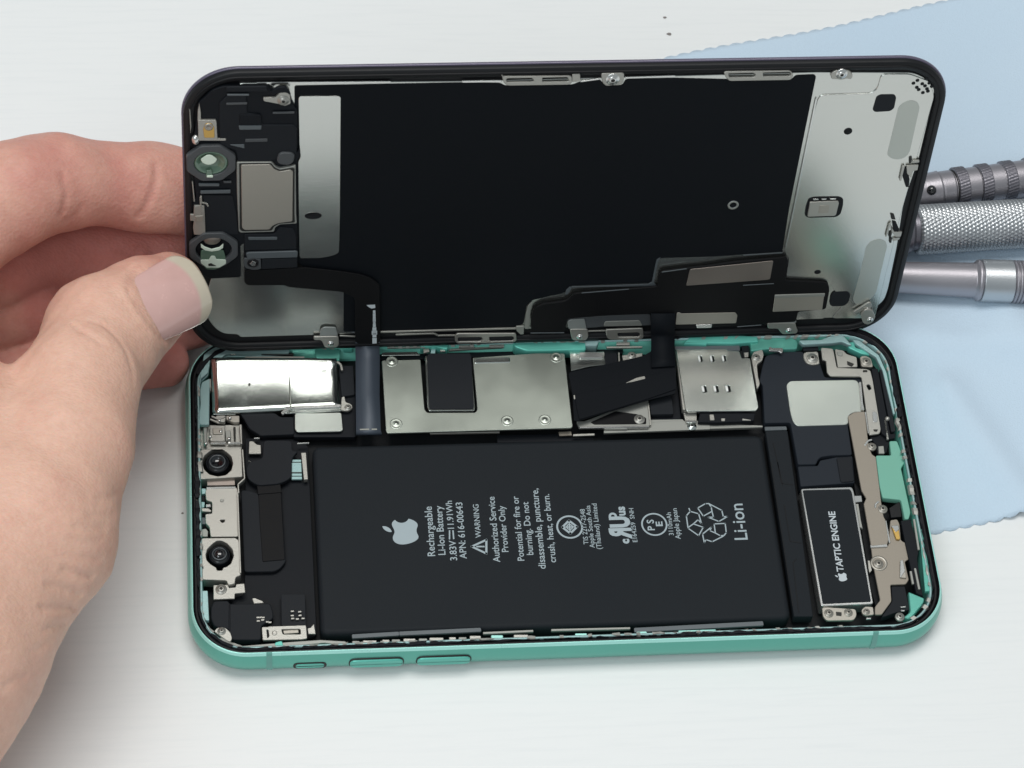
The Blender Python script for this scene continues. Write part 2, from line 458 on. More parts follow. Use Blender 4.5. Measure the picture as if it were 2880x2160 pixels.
# ------------------------------------------------------------------ three metal tool handles on the cloth
def tool_mat(name, col, rough, met=.9):
    return mat(name, col, met, rough, .06, bump=.15, bscale=3000, streak=(1, 1, 1))
tool_mat('tool_grey', (.42, .40, .43), .44); tool_mat('tool_light', (.55, .57, .59), .36); tool_mat('tool_dark', (.25, .24, .27), .42)
def axis_frame(a, b):
    a, b = Vector(a), Vector(b); x = (b - a).normalized(); y = Vector((0, 0, 1)).cross(x).normalized(); z = x.cross(y)
    return a, x, y, z
def tool_part(name, a, b, prof, m, parent, seg=48, knurl=None):
    """prof: (s along the axis in mm, radius); knurl=(amplitude, starts, pitch) cuts crossed grooves"""
    o, x, y, z = axis_frame(a, b); bm = bmesh.new(); rings = []
    if knurl:
        s0, s1 = prof[0][0], prof[-1][0]; n = int((s1 - s0) / .16); seg = 150
        P = []
        for i in range(n + 1):
            s = s0 + (s1 - s0) * i / n
            P.append((s, np.interp(s, [p[0] for p in prof], [p[1] for p in prof])))
    else:
        P = [prof[0]]
        for (s0, r0), (s1, r1) in zip(prof[:-1], prof[1:]):      # support loops keep the shoulders crisp
            if abs(s1 - s0) > .5:
                q = .12 / abs(s1 - s0); P += [(s0 + (s1 - s0) * q, r0 + (r1 - r0) * q), (s1 + (s0 - s1) * q, r1 + (r0 - r1) * q)]
            P.append((s1, r1))
    for s, r_ in P:
        row = []
        for k in range(seg):
            t = 2 * math.pi * k / seg; rr_ = r_
            if knurl:
                am, st, pitch, cross = knurl
                g = abs(math.sin(st * t / 2 + s * math.pi / pitch))
                if cross: g = min(g, abs(math.sin(st * t / 2 - s * math.pi / pitch)))
                rr_ += am * (min(g * 1.4, 1) - 1)
            row.append(bm.verts.new(o + x * s + y * (rr_ * math.cos(t)) + z * (rr_ * math.sin(t))))
        rings.append(row)
    for i in range(len(rings) - 1):
        for k in range(seg):
            kk = (k + 1) % seg
            f = bm.faces.new((rings[i][k], rings[i][kk], rings[i + 1][kk], rings[i + 1][k])); f.smooth = True
    bm.faces.new(rings[0]); bm.faces.new(rings[-1])
    return bm_obj(name, bm, m, parent)
def make_tools():
    # back tool: ridged handle with knurled bands
    a = Vector((90.70, 75.07, 4.60)); b = Vector((111.99, 78.02, 4.60)); d = (b - a).normalized()
    t = empty('screwdriver', a * MM); t.location = (0, 0, 0)
    tag(t, 'grey metal screwdriver handle with knurled bands, farthest back of the three', 'screwdriver', 'metal screwdrivers on the cloth')
    L = (b - a).length; s = L / 840
    def S(px): return (px - 720) * s
    tool_part('handle', a, b, [(-34, 1.4), (-30, 1.6), (-18, 1.6), (-17, 3.2), (-8, 3.9), (S(640), 4.05), (S(770), 4.25), (S(785), 4.35), (S(790), 3.95), (S(800), 3.95), (S(805), 4.1), (S(905), 4.15), (S(915), 3.8), (S(925), 3.8), (S(925) + .05, 4.1), (S(1900), 4.3), (S(2300), 4.4)], 'tool_grey', t)
    for px in (980, 1200, 1425, 1650, 1870):
        tool_part('knurled_band', a, b, [(S(px - 50), 4.0), (S(px - 44), 4.62), (S(px + 50), 4.62), (S(px + 56), 4.0)], 'tool_dark', t, knurl=(.22, 40, 3.2, False))
        tool_part('groove', a, b, [(S(px - 56), 4.02), (S(px - 55), 4.2), (S(px - 51), 4.2), (S(px - 50), 4.02)], 'recess_dark', t, seg=32)
    dn = Vector((CAM_LOC[0], CAM_LOC[1], CAM_LOC[2])) - a; dn.normalize()
    o, x, y, z = axis_frame(a, b)
    bm = bmesh.new(); c = a + x * S(672) + y * (-2.2) + z * 3.3
    bmesh.ops.create_uvsphere(bm, u_segments=20, v_segments=12, radius=1.15)
    for v in bm.verts: v.co += c
    bm_obj('set_screw', bm, 'lens_black', t, smooth=True)
    # middle tool: thick diamond-knurled handle
    a = Vector((84.61, 63.50, 5.60)); b = Vector((110.01, 64.84, 5.60)); L = (b - a).length; s2 = L / 1033
    t = empty('screwdriver'); tag(t, 'thick silver screwdriver handle with diamond knurling, in the middle of the three', 'screwdriver', 'metal screwdrivers on the cloth')
    tool_part('handle', a, b, [(0.4, 5.0), (1.0, 5.55), (66, 5.4)], 'tool_light', t, knurl=(.34, 38, 1.75, True))
    tool_part('end_cap', a, b, [(-20, 1.2), (-8, 1.5), (-7.5, 3.6), (-3, 4.9), (-1.2, 5.0), (-.6, 4.5), (.5, 4.5)], 'tool_dark', t)
    tool_part('end_cap', a, b, [(65.9, 4.6), (67, 5.0), (78, 5.0), (80, 4.2)], 'tool_grey', t)
    # front tool: smooth tapered neck, stepped collar, ringed grip
    a = Vector((80.21, 51.56, 4.40)); b = Vector((105.07, 49.68, 4.60)); L = (b - a).length; s3 = L / 1050
    def S3(px): return (px - 450) * s3
    t = empty('screwdriver'); tag(t, 'smooth silver screwdriver handle with stepped collar, nearest the front of the three', 'screwdriver', 'metal screwdrivers on the cloth')
    tool_part('neck', a, b, [(-26, 1.3), (-20, 2.4), (-12, 3.1), (S3(450), 3.45), (S3(1120), 3.85), (S3(1150), 4.5), (S3(1170), 4.6), (S3(1180), 4.3), (S3(1185), 4.3)], 'tool_grey', t)
    tool_part('collar', a, b, [(S3(1186), 4.2), (S3(1192), 4.68), (S3(1470), 4.75), (S3(1474), 4.3)], 'tool_light', t)
    pr = []
    for k in range(26):
        x0 = S3(1474 + k * 34); pr += [(x0, 4.2), (x0 + .35 * 34 * s3, 4.2), (x0 + .45 * 34 * s3, 4.75), (x0 + .95 * 34 * s3, 4.75)]
    tool_part('grip', a, b, pr, 'tool_grey', t)
make_tools()

# ------------------------------------------------------------------ the phone
phone = empty('smartphone')
tag(phone, 'opened teal smartphone lying on its back, screen lifted upright, battery and boards exposed', 'phone')

# --- body shell
housing = loft('housing', 150.9, 75.7, 11.6,
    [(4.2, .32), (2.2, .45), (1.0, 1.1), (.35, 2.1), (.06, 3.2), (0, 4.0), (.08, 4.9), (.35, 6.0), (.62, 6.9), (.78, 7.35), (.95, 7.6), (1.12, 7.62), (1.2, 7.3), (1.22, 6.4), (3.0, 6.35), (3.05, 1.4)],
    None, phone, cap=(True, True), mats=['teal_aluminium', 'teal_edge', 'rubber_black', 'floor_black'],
    mi=[0, 0, 0, 0, 0, 0, 0, 0, 1, 1, 1, 2, 2, 2, 0, 3], n=20)  # paler rim faces carry the edge highlight in their colour
# black water seal on the ledge
loft('rim_seal', 148.2, 73.0, 10.4, [(0, 6.3), (0, 6.75), (.2, 6.88), (.55, 6.88), (.75, 6.7), (.75, 6.3)], 'rubber_black', phone, n=16)
def residue(name, w, h, r, ins, z, m, seed, gap=.35):
    rnd = random.Random(seed); bm = bmesh.new(); pts = rrect(w, h, r, 16); dense = []
    for i in range(len(pts)):
        a, b = Vector(pts[i]), Vector(pts[(i + 1) % len(pts)]); k = max(1, int((b - a).length / .8))
        dense += [a + (b - a) * (j / k) for j in range(k)]
    n = len(dense); prev = None; wv = .3
    for i in range(n + 1):
        p = dense[i % n]; c = Vector((p.x * (1 - 2 * ins / w), p.y * (1 - 2 * ins / h))); d = (p - c).normalized()
        wv = max(.04, min(.75, wv + rnd.uniform(-.22, .22))); off = rnd.uniform(-.12, .12)
        zz = z + rnd.uniform(0, .16)
        cur = [bm.verts.new((*(c + d * (off + s_ * wv)), q)) for s_, q in ((-1, z - .35), (-.6, zz), (.5, zz + .05), (1, z - .35))]
        if prev and rnd.random() > gap * .3:
            for k in range(3): bm.faces.new((prev[k], prev[k + 1], cur[k + 1], cur[k]))
        prev = cur
    return bm_obj(name, bm, m, phone)
residue('adhesive_residue', 147.6, 72.4, 10.2, .55, 6.98, 'plastic_black', 3)
residue('adhesive_crumbs', 146.2, 71.0, 9.5, .45, 6.72, 'steel_matte', 9, 2.2)
loft('inner_lip', 145.7, 70.5, 9.2, [(-.15, 6.4), (-.1, 6.7), (.15, 6.78), (.35, 6.7), (.4, 4.0)], 'teal_pale', phone, n=16)
# front side buttons, mute switch and antenna bands
def side_button(name, x0, x1, z0, z1, proud, m='teal_bright'):
    bm = bmesh.new(); pts = rounded([(x0, z0), (x1, z0), (x1, z1), (x0, z1)], (z1 - z0) * .5)
    ys = (-37.4, -37.85 - proud * .7, -37.85 - proud); ins = (0, 0, .22); rings = []
    cx, cz = (x0 + x1) / 2, (z0 + z1) / 2
    for y, i in zip(ys, ins):
        rings.append([bm.verts.new((px + (i if px < cx else -i), y, pz + (i if pz < cz else -i))) for px, pz in pts])
    for a in range(2):
        for k in range(len(pts)):
            kk = (k + 1) % len(pts); bm.faces.new((rings[a][k], rings[a][kk], rings[a + 1][kk], rings[a + 1][k])).smooth = True
    bm.faces.new(rings[-1])
    return bm_obj(name, bm, m, phone)
for x0, x1 in ((-44.3, -34.0), (-31.2, -20.8)):
    side_button('side_button', x0, x1, 2.6, 5.2, .45)
    g = side_button('button_slot', x0 - .25, x1 + .25, 2.35, 5.45, .05, 'recess_dark')
side_button('mute_switch', -54.8, -49.3, 2.7, 4.3, .12, 'teal_bright')
side_button('mute_slot', -55.3, -48.8, 2.4, 4.75, .03, 'recess_dark')
mat('antenna_plastic', (.13, .36, .31), 0, .45)
for x in (-59.9, 59.7):
    bm = bmesh.new()
    pr = [(.02, 2.4), (-.035, 3.2), (-.035, 4.0), (-.02, 4.9), (.31, 6.0), (.58, 6.9), (.74, 7.35), (.91, 7.63), (1.15, 7.65)]
    A = [bm.verts.new((x - .55, -37.85 + i - .03, z)) for i, z in pr]; B_ = [bm.verts.new((x + .55, -37.85 + i - .03, z)) for i, z in pr]
    for k in range(len(pr) - 1): bm.faces.new((A[k], B_[k], B_[k + 1], A[k + 1])).smooth = True
    bm_obj('antenna_band', bm, 'antenna_plastic', phone)
mat('print_bright', (.85, .86, .84), .3, .35, .05)
FR0 = (-49.990, -33.999); FRX = (0.018805, -0.000724); FRY = (-0.000822, -0.021053)
# --- moulded teal blocks of the shell along the back wall and right side
def P(name, pts, z, th, m, r=.25, bev=.08, holes=(), parent=None, label=None):
    return plate(name, pts, z, th, m, parent or phone, r, bev, holes, 'B', label)

P('frame_block', [(-6.87, 35.29), (-3.17, 35.44), (8.60, 35.14), (8.58, 32.79), (-4.00, 32.88), (-6.37, 33.92)], 6.6, 3, 'teal_bright', r=.5, bev=.2)
P('frame_block', [(8.46, 35.06), (11.53, 34.85), (10.99, 33.63), (8.53, 33.70)], 6.9, 2.5, 'teal_pale')
P('frame_block', [(-26.31, 35.29), (-20.33, 35.14), (-20.74, 33.55), (-22.83, 34.22), (-26.26, 34.43)], 6.8, 2.4, 'teal_bright')
P('frame_block', [(-23.85, 34.92), (-23.05, 34.77), (-23.28, 32.82), (-24.29, 32.84)], 6.0, 2.4, 'teal_pale')
P('frame_block', [(29.59, 33.83), (31.14, 35.53), (40.30, 35.67), (45.55, 35.16), (45.68, 33.78), (40.02, 33.43), (34.65, 33.70), (34.40, 33.33)], 6.8, 2.6, 'teal_bright', bev=.2)
P('frame_block', [(44.06, 34.99), (53.66, 34.86), (54.37, 33.97), (53.90, 32.11), (50.55, 32.08), (47.66, 32.28), (43.84, 31.76)], 6.2, 2.8, 'teal_aluminium', r=.5, bev=.25)
P('frame_block', [(-48.40, 35.19), (-42.99, 34.80), (-43.32, 31.77), (-48.30, 32.51)], 6.0, 2.8, 'teal_aluminium', r=.5, bev=.25)
P('frame_block', [(-42.35, 35.52), (-40.34, 35.35), (-40.50, 34.13), (-42.41, 34.18)], 6.9, 1.5, 'teal_bright')
P('frame_ledge', [(-71.01, 34.93), (-69.60, 35.62), (-55.43, 34.89), (-55.45, 34.28), (-53.86, 34.11), (-53.87, 33.58), (-59.27, 33.72), (-62.86, 33.62), (-66.85, 33.73), (-68.06, 32.55), (-70.25, 32.61), (-70.80, 29.01), (-72.41, 27.38), (-72.44, 24.99)], 6.9, 1.2, 'teal_pale', r=.4, bev=.15)
P('frame_ledge', [(-71.93, 26.85), (-70.33, 27.76), (-70.61, 16.41), (-72.56, 16.46), (-72.58, 19.04), (-72.30, 21.39), (-72.35, 24.95)], 6.6, 1.0, 'teal_pale', r=.3, bev=.12)
P('frame_ledge', [(-72.62, -22.09), (-71.49, -22.13), (-71.31, -28.77), (-71.96, -28.64), (-72.70, -27.97)], 6.4, 1.0, 'teal_pale', r=.2)
P('frame_ledge', [(54.34, 33.86), (59.26, 33.86), (61.06, 34.69), (64.05, 34.99), (64.73, 33.97), (65.72, 32.19), (64.92, 32.46), (63.78, 33.24), (61.43, 32.93), (55.12, 32.72)], 6.9, 1.2, 'teal_pale', r=.4, bev=.15)
P('frame_ledge', [(66.07, 33.68), (67.50, 33.40), (71.09, 29.56), (72.04, 25.09), (72.19, 14.62), (71.78, 14.63), (71.28, 25.60), (70.38, 29.09), (66.54, 32.67)], 6.9, 1.0, 'teal_pale', r=.2)
P('frame_block', [(64.88, 33.38), (66.38, 33.59), (66.57, 32.08), (69.13, 31.02), (69.39, 30.02), (67.57, 30.44), (65.09, 32.00)], 6.3, 2, 'teal_bright', r=.3, bev=.2)
# side rail with green insulating film at right
P('green_film', [(66.77, 5.22), (70.03, 5.12), (70.20, 8.67), (71.84, 8.62), (72.62, 3.39), (71.56, 1.98), (71.81, -8.72), (71.14, -10.30), (70.34, -10.27), (70.29, -5.67), (66.54, -5.08), (66.38, -2.29)], 5.8, 1.6, 'teal_board', r=.4, bev=.12)
P('side_strip', [(72.67, -13.34), (73.31, -13.13), (73.04, -27.48), (71.43, -27.64)], 6.6, 1.0, 'teal_aluminium', r=.2)
P('frame_block', [(68.36, -26.86), (71.45, -28.52), (71.07, -29.61), (67.69, -33.21), (66.39, -32.72), (67.98, -31.47)], 5.4, 2, 'teal_aluminium', r=.4, bev=.2)
P('side_strip', [(69.15, 26.56), (70.51, 26.52), (70.53, 10.02), (71.69, 10.22), (71.40, 9.03), (70.13, 8.84), (68.72, 10.31)], 6.3, 1.2, 'plastic_black', r=.2)
P('side_strip', [(70.72, 26.13), (71.66, 26.11), (71.71, 10.57), (70.77, 10.48)], 6.5, 1.4, 'plastic_dark', r=.2)
P('side_strip', [(69.44, -10.59), (71.48, -10.43), (72.09, -17.50), (71.32, -19.73), (71.07, -28.18), (69.80, -27.47), (69.48, -15.15)], 5.8, 1.8, 'plastic_black', r=.2)
for a, b in (((72.12, -10.57), (71.89, -17.83)), ((70.38, -22.05), (70.45, -26.94)), ((69.38, -22.68), (69.37, -25.68)), ((69.97, 13.54), (69.81, 8.77))):
    bar('spring_wire', a, b, .45, 6.3, .5, 'steel_matte', phone)

# --- battery
bat = loft('battery', 93.5, 43.6, 1.6, [(.3, 1.4), (0, 1.9), (0, 4.2), (.12, 4.75), (.4, 5.12), (.85, 5.3), (1.1, 5.32)], 'battery_black', phone, cx=-3.05, cy=-10.35, cap=(True, True), n=6)
flap = P('battery_tab', [(44.56, 12.52), (49.27, 12.50), (48.28, -31.55), (44.38, -31.41)], 4.9, 2.6, 'battery_black', r=.3, bev=.15, parent=bat)
for pts in ([(44.65, 4.79), (44.49, -29.24)], [(46.06, 4.74), (46.16, -0.41), (48.52, -0.83)], [(46.05, -5.49), (46.03, -14.16), (48.35, -14.70)], [(46.85, -18.24), (45.93, -19.11), (45.48, -30.59)], [(45.78, 9.50), (46.38, -0.86)]):
    for i in range(len(pts) - 1): bar('wrap_seam', pts[i], pts[i + 1], .2, 4.95, .1, 'floor_black', bat, bev=.02)
bm = bmesh.new()
ZT = 5.36
TXT = [("Rechargeable", (-26.80, -9.54), [(-26.44, -3.69), (-27.16, -15.21)], 0),
       ("Li-Ion Battery", (-24.70, -9.39), [(-24.32, -3.64), (-25.06, -15.06)], 0),
       ("3.83V", (-22.66, -14.15), [(-22.51, -11.92), (-22.82, -16.47)], 0),
       ("11.91Wh", (-22.75, -5.85), [(-22.53, -2.57), (-22.97, -9.11)], 0),
       ("APN: 616-00643", (-20.72, -9.57), [(-20.26, -2.98), (-21.17, -16.08)], 0),
       ("WARNING", (-17.36, -7.50), [(-17.07, -3.54), (-17.64, -11.38)], -.004),
       ("Authorized Service", (-14.09, -9.52), [(-13.50, -1.83), (-14.67, -17.09)], 0),
       ("Provider Only", (-12.00, -9.48), [(-11.57, -4.07), (-12.42, -14.84)], 0),
       ("Potential for fire or", (-9.20, -9.47), [(-8.58, -1.88), (-9.81, -16.93)], 0),
       ("burning. Do not", (-7.05, -9.54), [(-6.53, -3.32), (-7.57, -15.68)], 0),
       ("disassemble, puncture,", (-4.87, -9.61), [(-4.05, -0.08), (-5.66, -18.85)], 0),
       ("crush, heat, or burn.", (-2.75, -9.62), [(-2.03, -1.52), (-3.45, -17.49)], 0),
       ("TIS 2217-2548", (4.25, -9.54), [(4.65, -5.40), (3.86, -13.66)], -.004),
       ("Apple South Asia", (5.59, -9.56), [(6.08, -4.54), (5.11, -14.45)], -.004),
       ("(Thailand) Limited", (6.95, -9.54), [(7.48, -4.17), (6.43, -14.83)], -.004),
       ("E164259  SNH", (14.25, -9.52), [(14.68, -5.51), (13.83, -13.45)], -.004),
       ("3110mAh", (21.81, -9.48), [(22.12, -6.78), (21.51, -12.14)], -.004),
       ("Apple Japan", (23.26, -9.48), [(23.68, -5.85), (22.84, -13.08)], -.004),
       ("Li-ion", (35.98, -9.46), [(36.54, -5.20), (35.43, -13.70)], -.002),
       ("us", (12.35, -6.16), [(12.46, -5.09), (12.24, -7.25)], .03),
       ("c", (12.44, -13.24), [(12.49, -12.73), (12.37, -13.85)], .05)]
for body, c, sp, off in TXT:
    text_bm(bm, body, c, abs(sp[1][1] - sp[0][1]), ZT, offset=.009 + off)
# d.c. sign
a, b = (-22.70, -9.57), (-22.83, -11.47)
line_bm(bm, [(a[0] - .35, a[1]), (b[0] - .35, b[1])], .28, ZT)
for k in range(3):
    y0 = b[1] + (a[1] - b[1]) * (k * .36 + .02); line_bm(bm, [(a[0] + .35, y0), (a[0] + .35, y0 + (a[1] - b[1]) * .24)], .28, ZT)
# warning triangle
T = [(-18.85, -13.39), (-15.79, -11.93), (-16.03, -15.09)]
line_bm(bm, T, .42, ZT, True)
line_bm(bm, [(-17.79, -13.43), (-16.82, -13.46)], .34, ZT); line_bm(bm, [(-16.57, -13.47), (-16.41, -13.47)], .34, ZT)
# emblem
logo_bm(bm, (-32.84, -9.40), 6.3, ZT)
# certification marks
c = (1.29, -9.53); ring_bm(bm, c, 2.35, 2.72, ZT)
line_bm(bm, [(c[0] - 1.5, c[1]), (c[0], c[1] + 1.5), (c[0] + 1.5, c[1]), (c[0], c[1] - 1.5)], .45, ZT, True)
line_bm(bm, [(c[0] - 1, c[1]), (c[0] + 1, c[1])], .28, ZT + .002); line_bm(bm, [(c[0], c[1] - 1), (c[0], c[1] + 1)], .28, ZT + .004); ring_bm(bm, c, .45, .7, ZT + .006, 16)
c = (18.60, -9.51); ring_bm(bm, c, 2.35, 2.68, ZT)
text_bm(bm, "P S", (c[0] - .75, c[1] - .1), 2.5, ZT, height=1.5, offset=.02)
text_bm(bm, "E", (c[0] + 1.0, c[1] + .1), 1.1, ZT, height=1.4, offset=.03)
c = (10.33, -7.30); ring_bm(bm, c, .38, .85, ZT, 20)
# recognised-component mark: mirrored R joined to a slanted U
R0 = [(9.74, -13.08), (9.93, -9.66), (10.21, -12.38)]
text_bm(bm, "R", (11.45, -11.41), 2.6, ZT, height=4.6, offset=.05, mirror=True)
text_bm(bm, "U", (11.61, -8.70), 2.6, ZT + .003, height=4.3, offset=.06)
# recycling loop: three outlined folded arrows
for k_, pts in enumerate(([(27.95, -5.95), (29.67, -4.97), (30.36, -4.99), (32.85, -6.68), (32.96, -8.17), (33.86, -8.15), (31.92, -9.27), (29.77, -8.18), (30.92, -8.22), (30.79, -6.84), (28.87, -7.92), (27.95, -5.95)], [(30.36, -4.99), (30.76, -5.81), (30.79, -6.84)],
        [(26.15, -6.00), (26.31, -6.69), (25.39, -7.73), (25.40, -10.64), (27.36, -12.45), (28.53, -10.52), (26.61, -9.66), (27.72, -8.68), (28.29, -9.72), (27.98, -7.32), (26.31, -6.69)], [(25.53, -10.42), (26.61, -9.66)],
        [(30.86, -9.81), (33.15, -9.77), (33.10, -11.92), (32.49, -12.69), (29.95, -13.96), (28.73, -13.42), (28.31, -14.13), (28.20, -12.10), (30.28, -10.47), (29.78, -11.36), (30.85, -11.96), (30.86, -9.81)], [(30.85, -11.96), (31.80, -12.63), (32.50, -12.58)])):
    line_bm(bm, pts, .25, ZT + .001 * k_)
printing = print_obj('printed_label', bm, 'print_grey', bat)

# --- dark liner plates around the battery (left)
P('floor_liner', [(-63.32, 15.16), (-53.66, 14.87), (-50.57, 12.90), (-50.47, -30.92), (-52.58, -31.91), (-67.03, -31.57), (-70.52, -28.24), (-71.20, -23.49), (-64.36, -21.36), (-63.99, -13.72)], 3.0, 1.4, 'plastic_black', r=.5)
P('cable_cover', [(-59.72, 13.31), (-53.84, 13.13), (-53.92, 10.57), (-52.65, 10.53), (-54.08, 8.72), (-54.23, 4.12), (-56.61, 2.82), (-61.08, 2.51), (-63.17, 4.18), (-63.41, 6.71), (-62.69, 8.30), (-59.94, 8.90)], 5.0, 1.0, 'plastic_dark', r=1.0, bev=.15)
P('cable_strap', [(-61.27, 2.87), (-56.56, 3.07), (-56.31, 1.00), (-61.13, 0.71)], 4.6, .6, 'flex_black', r=.1)
P('cable_cover', [(-64.49, 2.08), (-62.94, 1.92), (-61.12, 1.17), (-56.36, 1.25), (-56.00, -14.90), (-57.19, -16.40), (-58.35, -17.01), (-64.25, -16.91)], 4.2, 1.0, 'plastic_dark', r=.6, bev=.15)
P('cable_fold', [(-61.02, 1.11), (-56.46, 1.19), (-56.18, -14.51), (-60.58, -14.79), (-60.91, -5.90)], 4.4, .5, 'flex_black', r=.2)
P('metal_tab', [(-62.56, 13.54), (-61.78, 13.52), (-61.02, 12.68), (-60.23, 12.54), (-60.19, 10.45), (-62.73, 10.52)], 4.4, .5, 'steel_light', r=.2)
P('metal_tab', [(-61.56, 14.45), (-60.38, 14.41), (-60.39, 14.06), (-61.57, 14.10)], 4.4, .4, 'steel_bright', r=.05)
P('metal_tab', [(-62.87, 8.80), (-61.33, 8.06), (-61.35, 7.25), (-61.93, 7.62)], 4.6, .4, 'steel_matte', r=.1)
P('ribbon_contact', [(-54.06, 8.99), (-52.11, 8.93), (-52.08, 4.20), (-54.22, 4.27)], 4.2, .5, 'teal_pale', r=.1)
for y in (365, 470, 515): P('contact_gap', [(-54.08, 8.38), (-52.09, 8.32), (-52.09, 8.15), (-54.09, 8.22)] if y == 365 else ([(-54.17, 5.91), (-52.12, 5.85), (-52.13, 5.57), (-54.18, 5.64)] if y == 470 else [(-54.20, 5.04), (-52.11, 4.97), (-52.11, 4.83), (-54.20, 4.90)]), 4.3, .2, 'recess_dark', r=.02, bev=.02)
P('battery_clip', [(-52.11, 10.18), (-51.09, 10.19), (-50.93, 3.79), (-51.75, 3.75), (-51.85, 5.31)], 4.8, 1.2, 'steel_light', r=.1)
P('battery_clip', [(-52.87, 12.52), (-50.31, 12.56), (-50.42, 12.28), (-52.79, 12.21)], 5.0, .6, 'steel_bright', r=.05)

# --- upper left: big shiny shield and its bracket
P('board_liner', [(-64.37, 20.21), (-57.07, 20.00), (-56.11, 19.02), (-53.34, 18.94), (-53.29, 14.70), (-60.18, 14.56), (-62.49, 16.38), (-63.43, 18.53)], 4.8, 1.4, 'plastic_dark', r=.5, bev=.15)
P('board_liner', [(-53.44, 28.04), (-40.23, 27.67), (-40.77, 13.87), (-53.50, 14.26)], 4.4, 1.4, 'plastic_black', r=.4)
P('board_liner', [(-43.61, 31.10), (-40.50, 31.02), (-40.53, 23.78), (-43.24, 23.38)], 5.2, 1.2, 'plastic_dark', r=.3)
sh = curved_patch('rolled_shield', [(-69.97, 32.61), (-44.00, 31.79), (-43.78, 20.61), (-69.88, 19.71)], 5.9, -.32, 1.8, 'shield_gloss', phone, lift=1.5, dent=(*(-45.77, 30.41), 1.9, .35))
P('shield_rib', [(-54.06, 27.86), (-53.82, 27.85), (-53.72, 20.09), (-54.01, 20.10)], 6.62, .4, 'shield_nickel', r=.1, bev=.06, parent=sh)
P('shield_skirt', [(-69.78, 20.08), (-65.16, 20.00), (-65.17, 19.36), (-69.69, 19.49)], 5.6, 1.0, 'shield_gloss', r=.1, parent=sh)
P('shield_skirt', [(-62.88, 33.30), (-50.68, 32.98), (-50.50, 32.37), (-63.09, 32.70)], 6.2, .6, 'steel_light', r=.1, parent=sh)
P('shield_skirt', [(-70.83, 27.85), (-70.04, 27.95), (-70.08, 24.97), (-70.28, 24.97), (-70.27, 25.81), (-70.86, 25.82)], 6.1, .8, 'steel_light', r=.1, parent=sh)
bar('shield_skirt', (-54.88, 20.52), (-43.58, 20.74), .7, 5.9, .7, 'steel_bright', sh)
bar('shield_skirt', (-55.72, 19.14), (-54.69, 20.29), .7, 5.8, .7, 'steel_bright', sh)
bar('shield_skirt', (-55.10, 19.72), (-43.40, 20.04), .8, 5.5, .7, 'shield_gloss', sh)
P('shield_tab', [(-43.27, 23.06), (-42.66, 23.17), (-42.53, 21.73), (-41.36, 21.22), (-41.10, 20.26), (-41.83, 19.57), (-42.82, 19.60), (-43.60, 19.86)], 5.6, .6, 'steel_light', r=.4, parent=sh)
screw((-42.09, 20.40), 5.6, .75, sh)
bm = bmesh.new(); bmesh.ops.create_icosphere(bm, subdivisions=1, radius=.28)
for v in bm.verts: v.co = Vector((v.co.x, v.co.y * .7, v.co.z * .4)) + Vector((*(-62.21, 26.23), 6.43))
bm_obj('pin_mark', bm, 'recess_dark', sh)
bar('wire_hook', (-43.92, 31.46), (-43.15, 30.71), .45, 6.3, .5, 'steel_light', phone); bar('wire_hook', (-43.15, 30.71), (-42.91, 29.25), .45, 6.3, .5, 'steel_light', phone)
P('silver_sticker', [(-53.04, 19.43), (-43.52, 19.39), (-43.37, 15.14), (-43.82, 14.80), (-52.70, 14.88), (-53.17, 15.55)], 5.3, .35, 'sticker_silver', r=.5)
bar('metal_rail', (-66.85, 34.41), (-52.87, 33.55), .5, 6.3, .6, 'recess_dark', phone)
P('contact_spring', [(-66.04, 34.41), (-64.85, 34.50), (-64.76, 33.65), (-65.96, 33.68)], 6.6, .6, 'steel_bright', r=.1)

# --- left column: connectors and twin camera
P('camera_bracket', [(-72.78, 17.56), (-71.30, 17.76), (-64.43, 17.55), (-64.07, 11.70), (-72.66, 11.84)], 4.4, .8, 'steel_light', r=.3)
for k, (poly, z, mm_) in enumerate((([(-70.52, 16.93), (-67.39, 16.72), (-67.46, 12.98), (-70.48, 13.08)], 5.6, 'steel_light'),
        ([(-69.94, 16.02), (-67.98, 15.96), (-67.91, 14.44), (-69.87, 14.50)], 5.95, 'steel_warm'), ([(-67.41, 15.74), (-66.23, 15.71), (-66.29, 13.14), (-67.26, 13.17)], 5.3, 'steel_matte'),
        ([(-67.15, 19.26), (-64.39, 19.18), (-64.43, 17.53), (-65.61, 17.56), (-67.16, 18.32)], 5.4, 'steel_warm'), ([(-69.21, 19.12), (-67.15, 19.06), (-67.37, 17.42), (-69.14, 17.59)], 5.8, 'steel_light'),
        ([(-71.80, 16.75), (-71.02, 16.72), (-71.18, 12.41), (-71.76, 12.31)], 5.5, 'steel_matte'), ([(-65.72, 16.80), (-65.23, 16.78), (-65.31, 12.81), (-65.61, 12.82)], 5.0, 'recess_dark'),
        ([(-64.54, 17.00), (-63.95, 16.98), (-63.96, 12.19), (-64.35, 12.20)], 5.5, 'steel_light'))):
    P('connector', poly, z, 1.0, mm_, r=.25, bev=.12)
bar('connector_lip', (-70.39, 12.80), (-67.27, 12.70), .5, 5.4, .5, 'steel_bright', phone)
bar('connector_lip', (-66.88, 12.62), (-64.05, 12.61), .5, 5.4, .5, 'steel_bright', phone)
for x, y in [(-70.46, 13.95), (-68.54, 17.80), (-71.37, 12.28), (-66.37, 18.32), (-66.67, 13.30), (-68.30, 15.10)]: 
    bm = bmesh.new(); lathe(bm, x, y, [(.34, 5.2), (.34, 6.0), (.2, 6.15), (0, 6.15)], 12); bm_obj('solder_dot', bm, 'steel_bright', phone)
for a, b in (((-70.09, 18.78), (-68.73, 18.04)), ((-70.40, 18.09), (-68.55, 17.09)), ((-68.73, 18.04), (-67.35, 18.70))):
    bar('antenna_wire', a, b, .38, 6.1, .38, 'steel_light', phone)

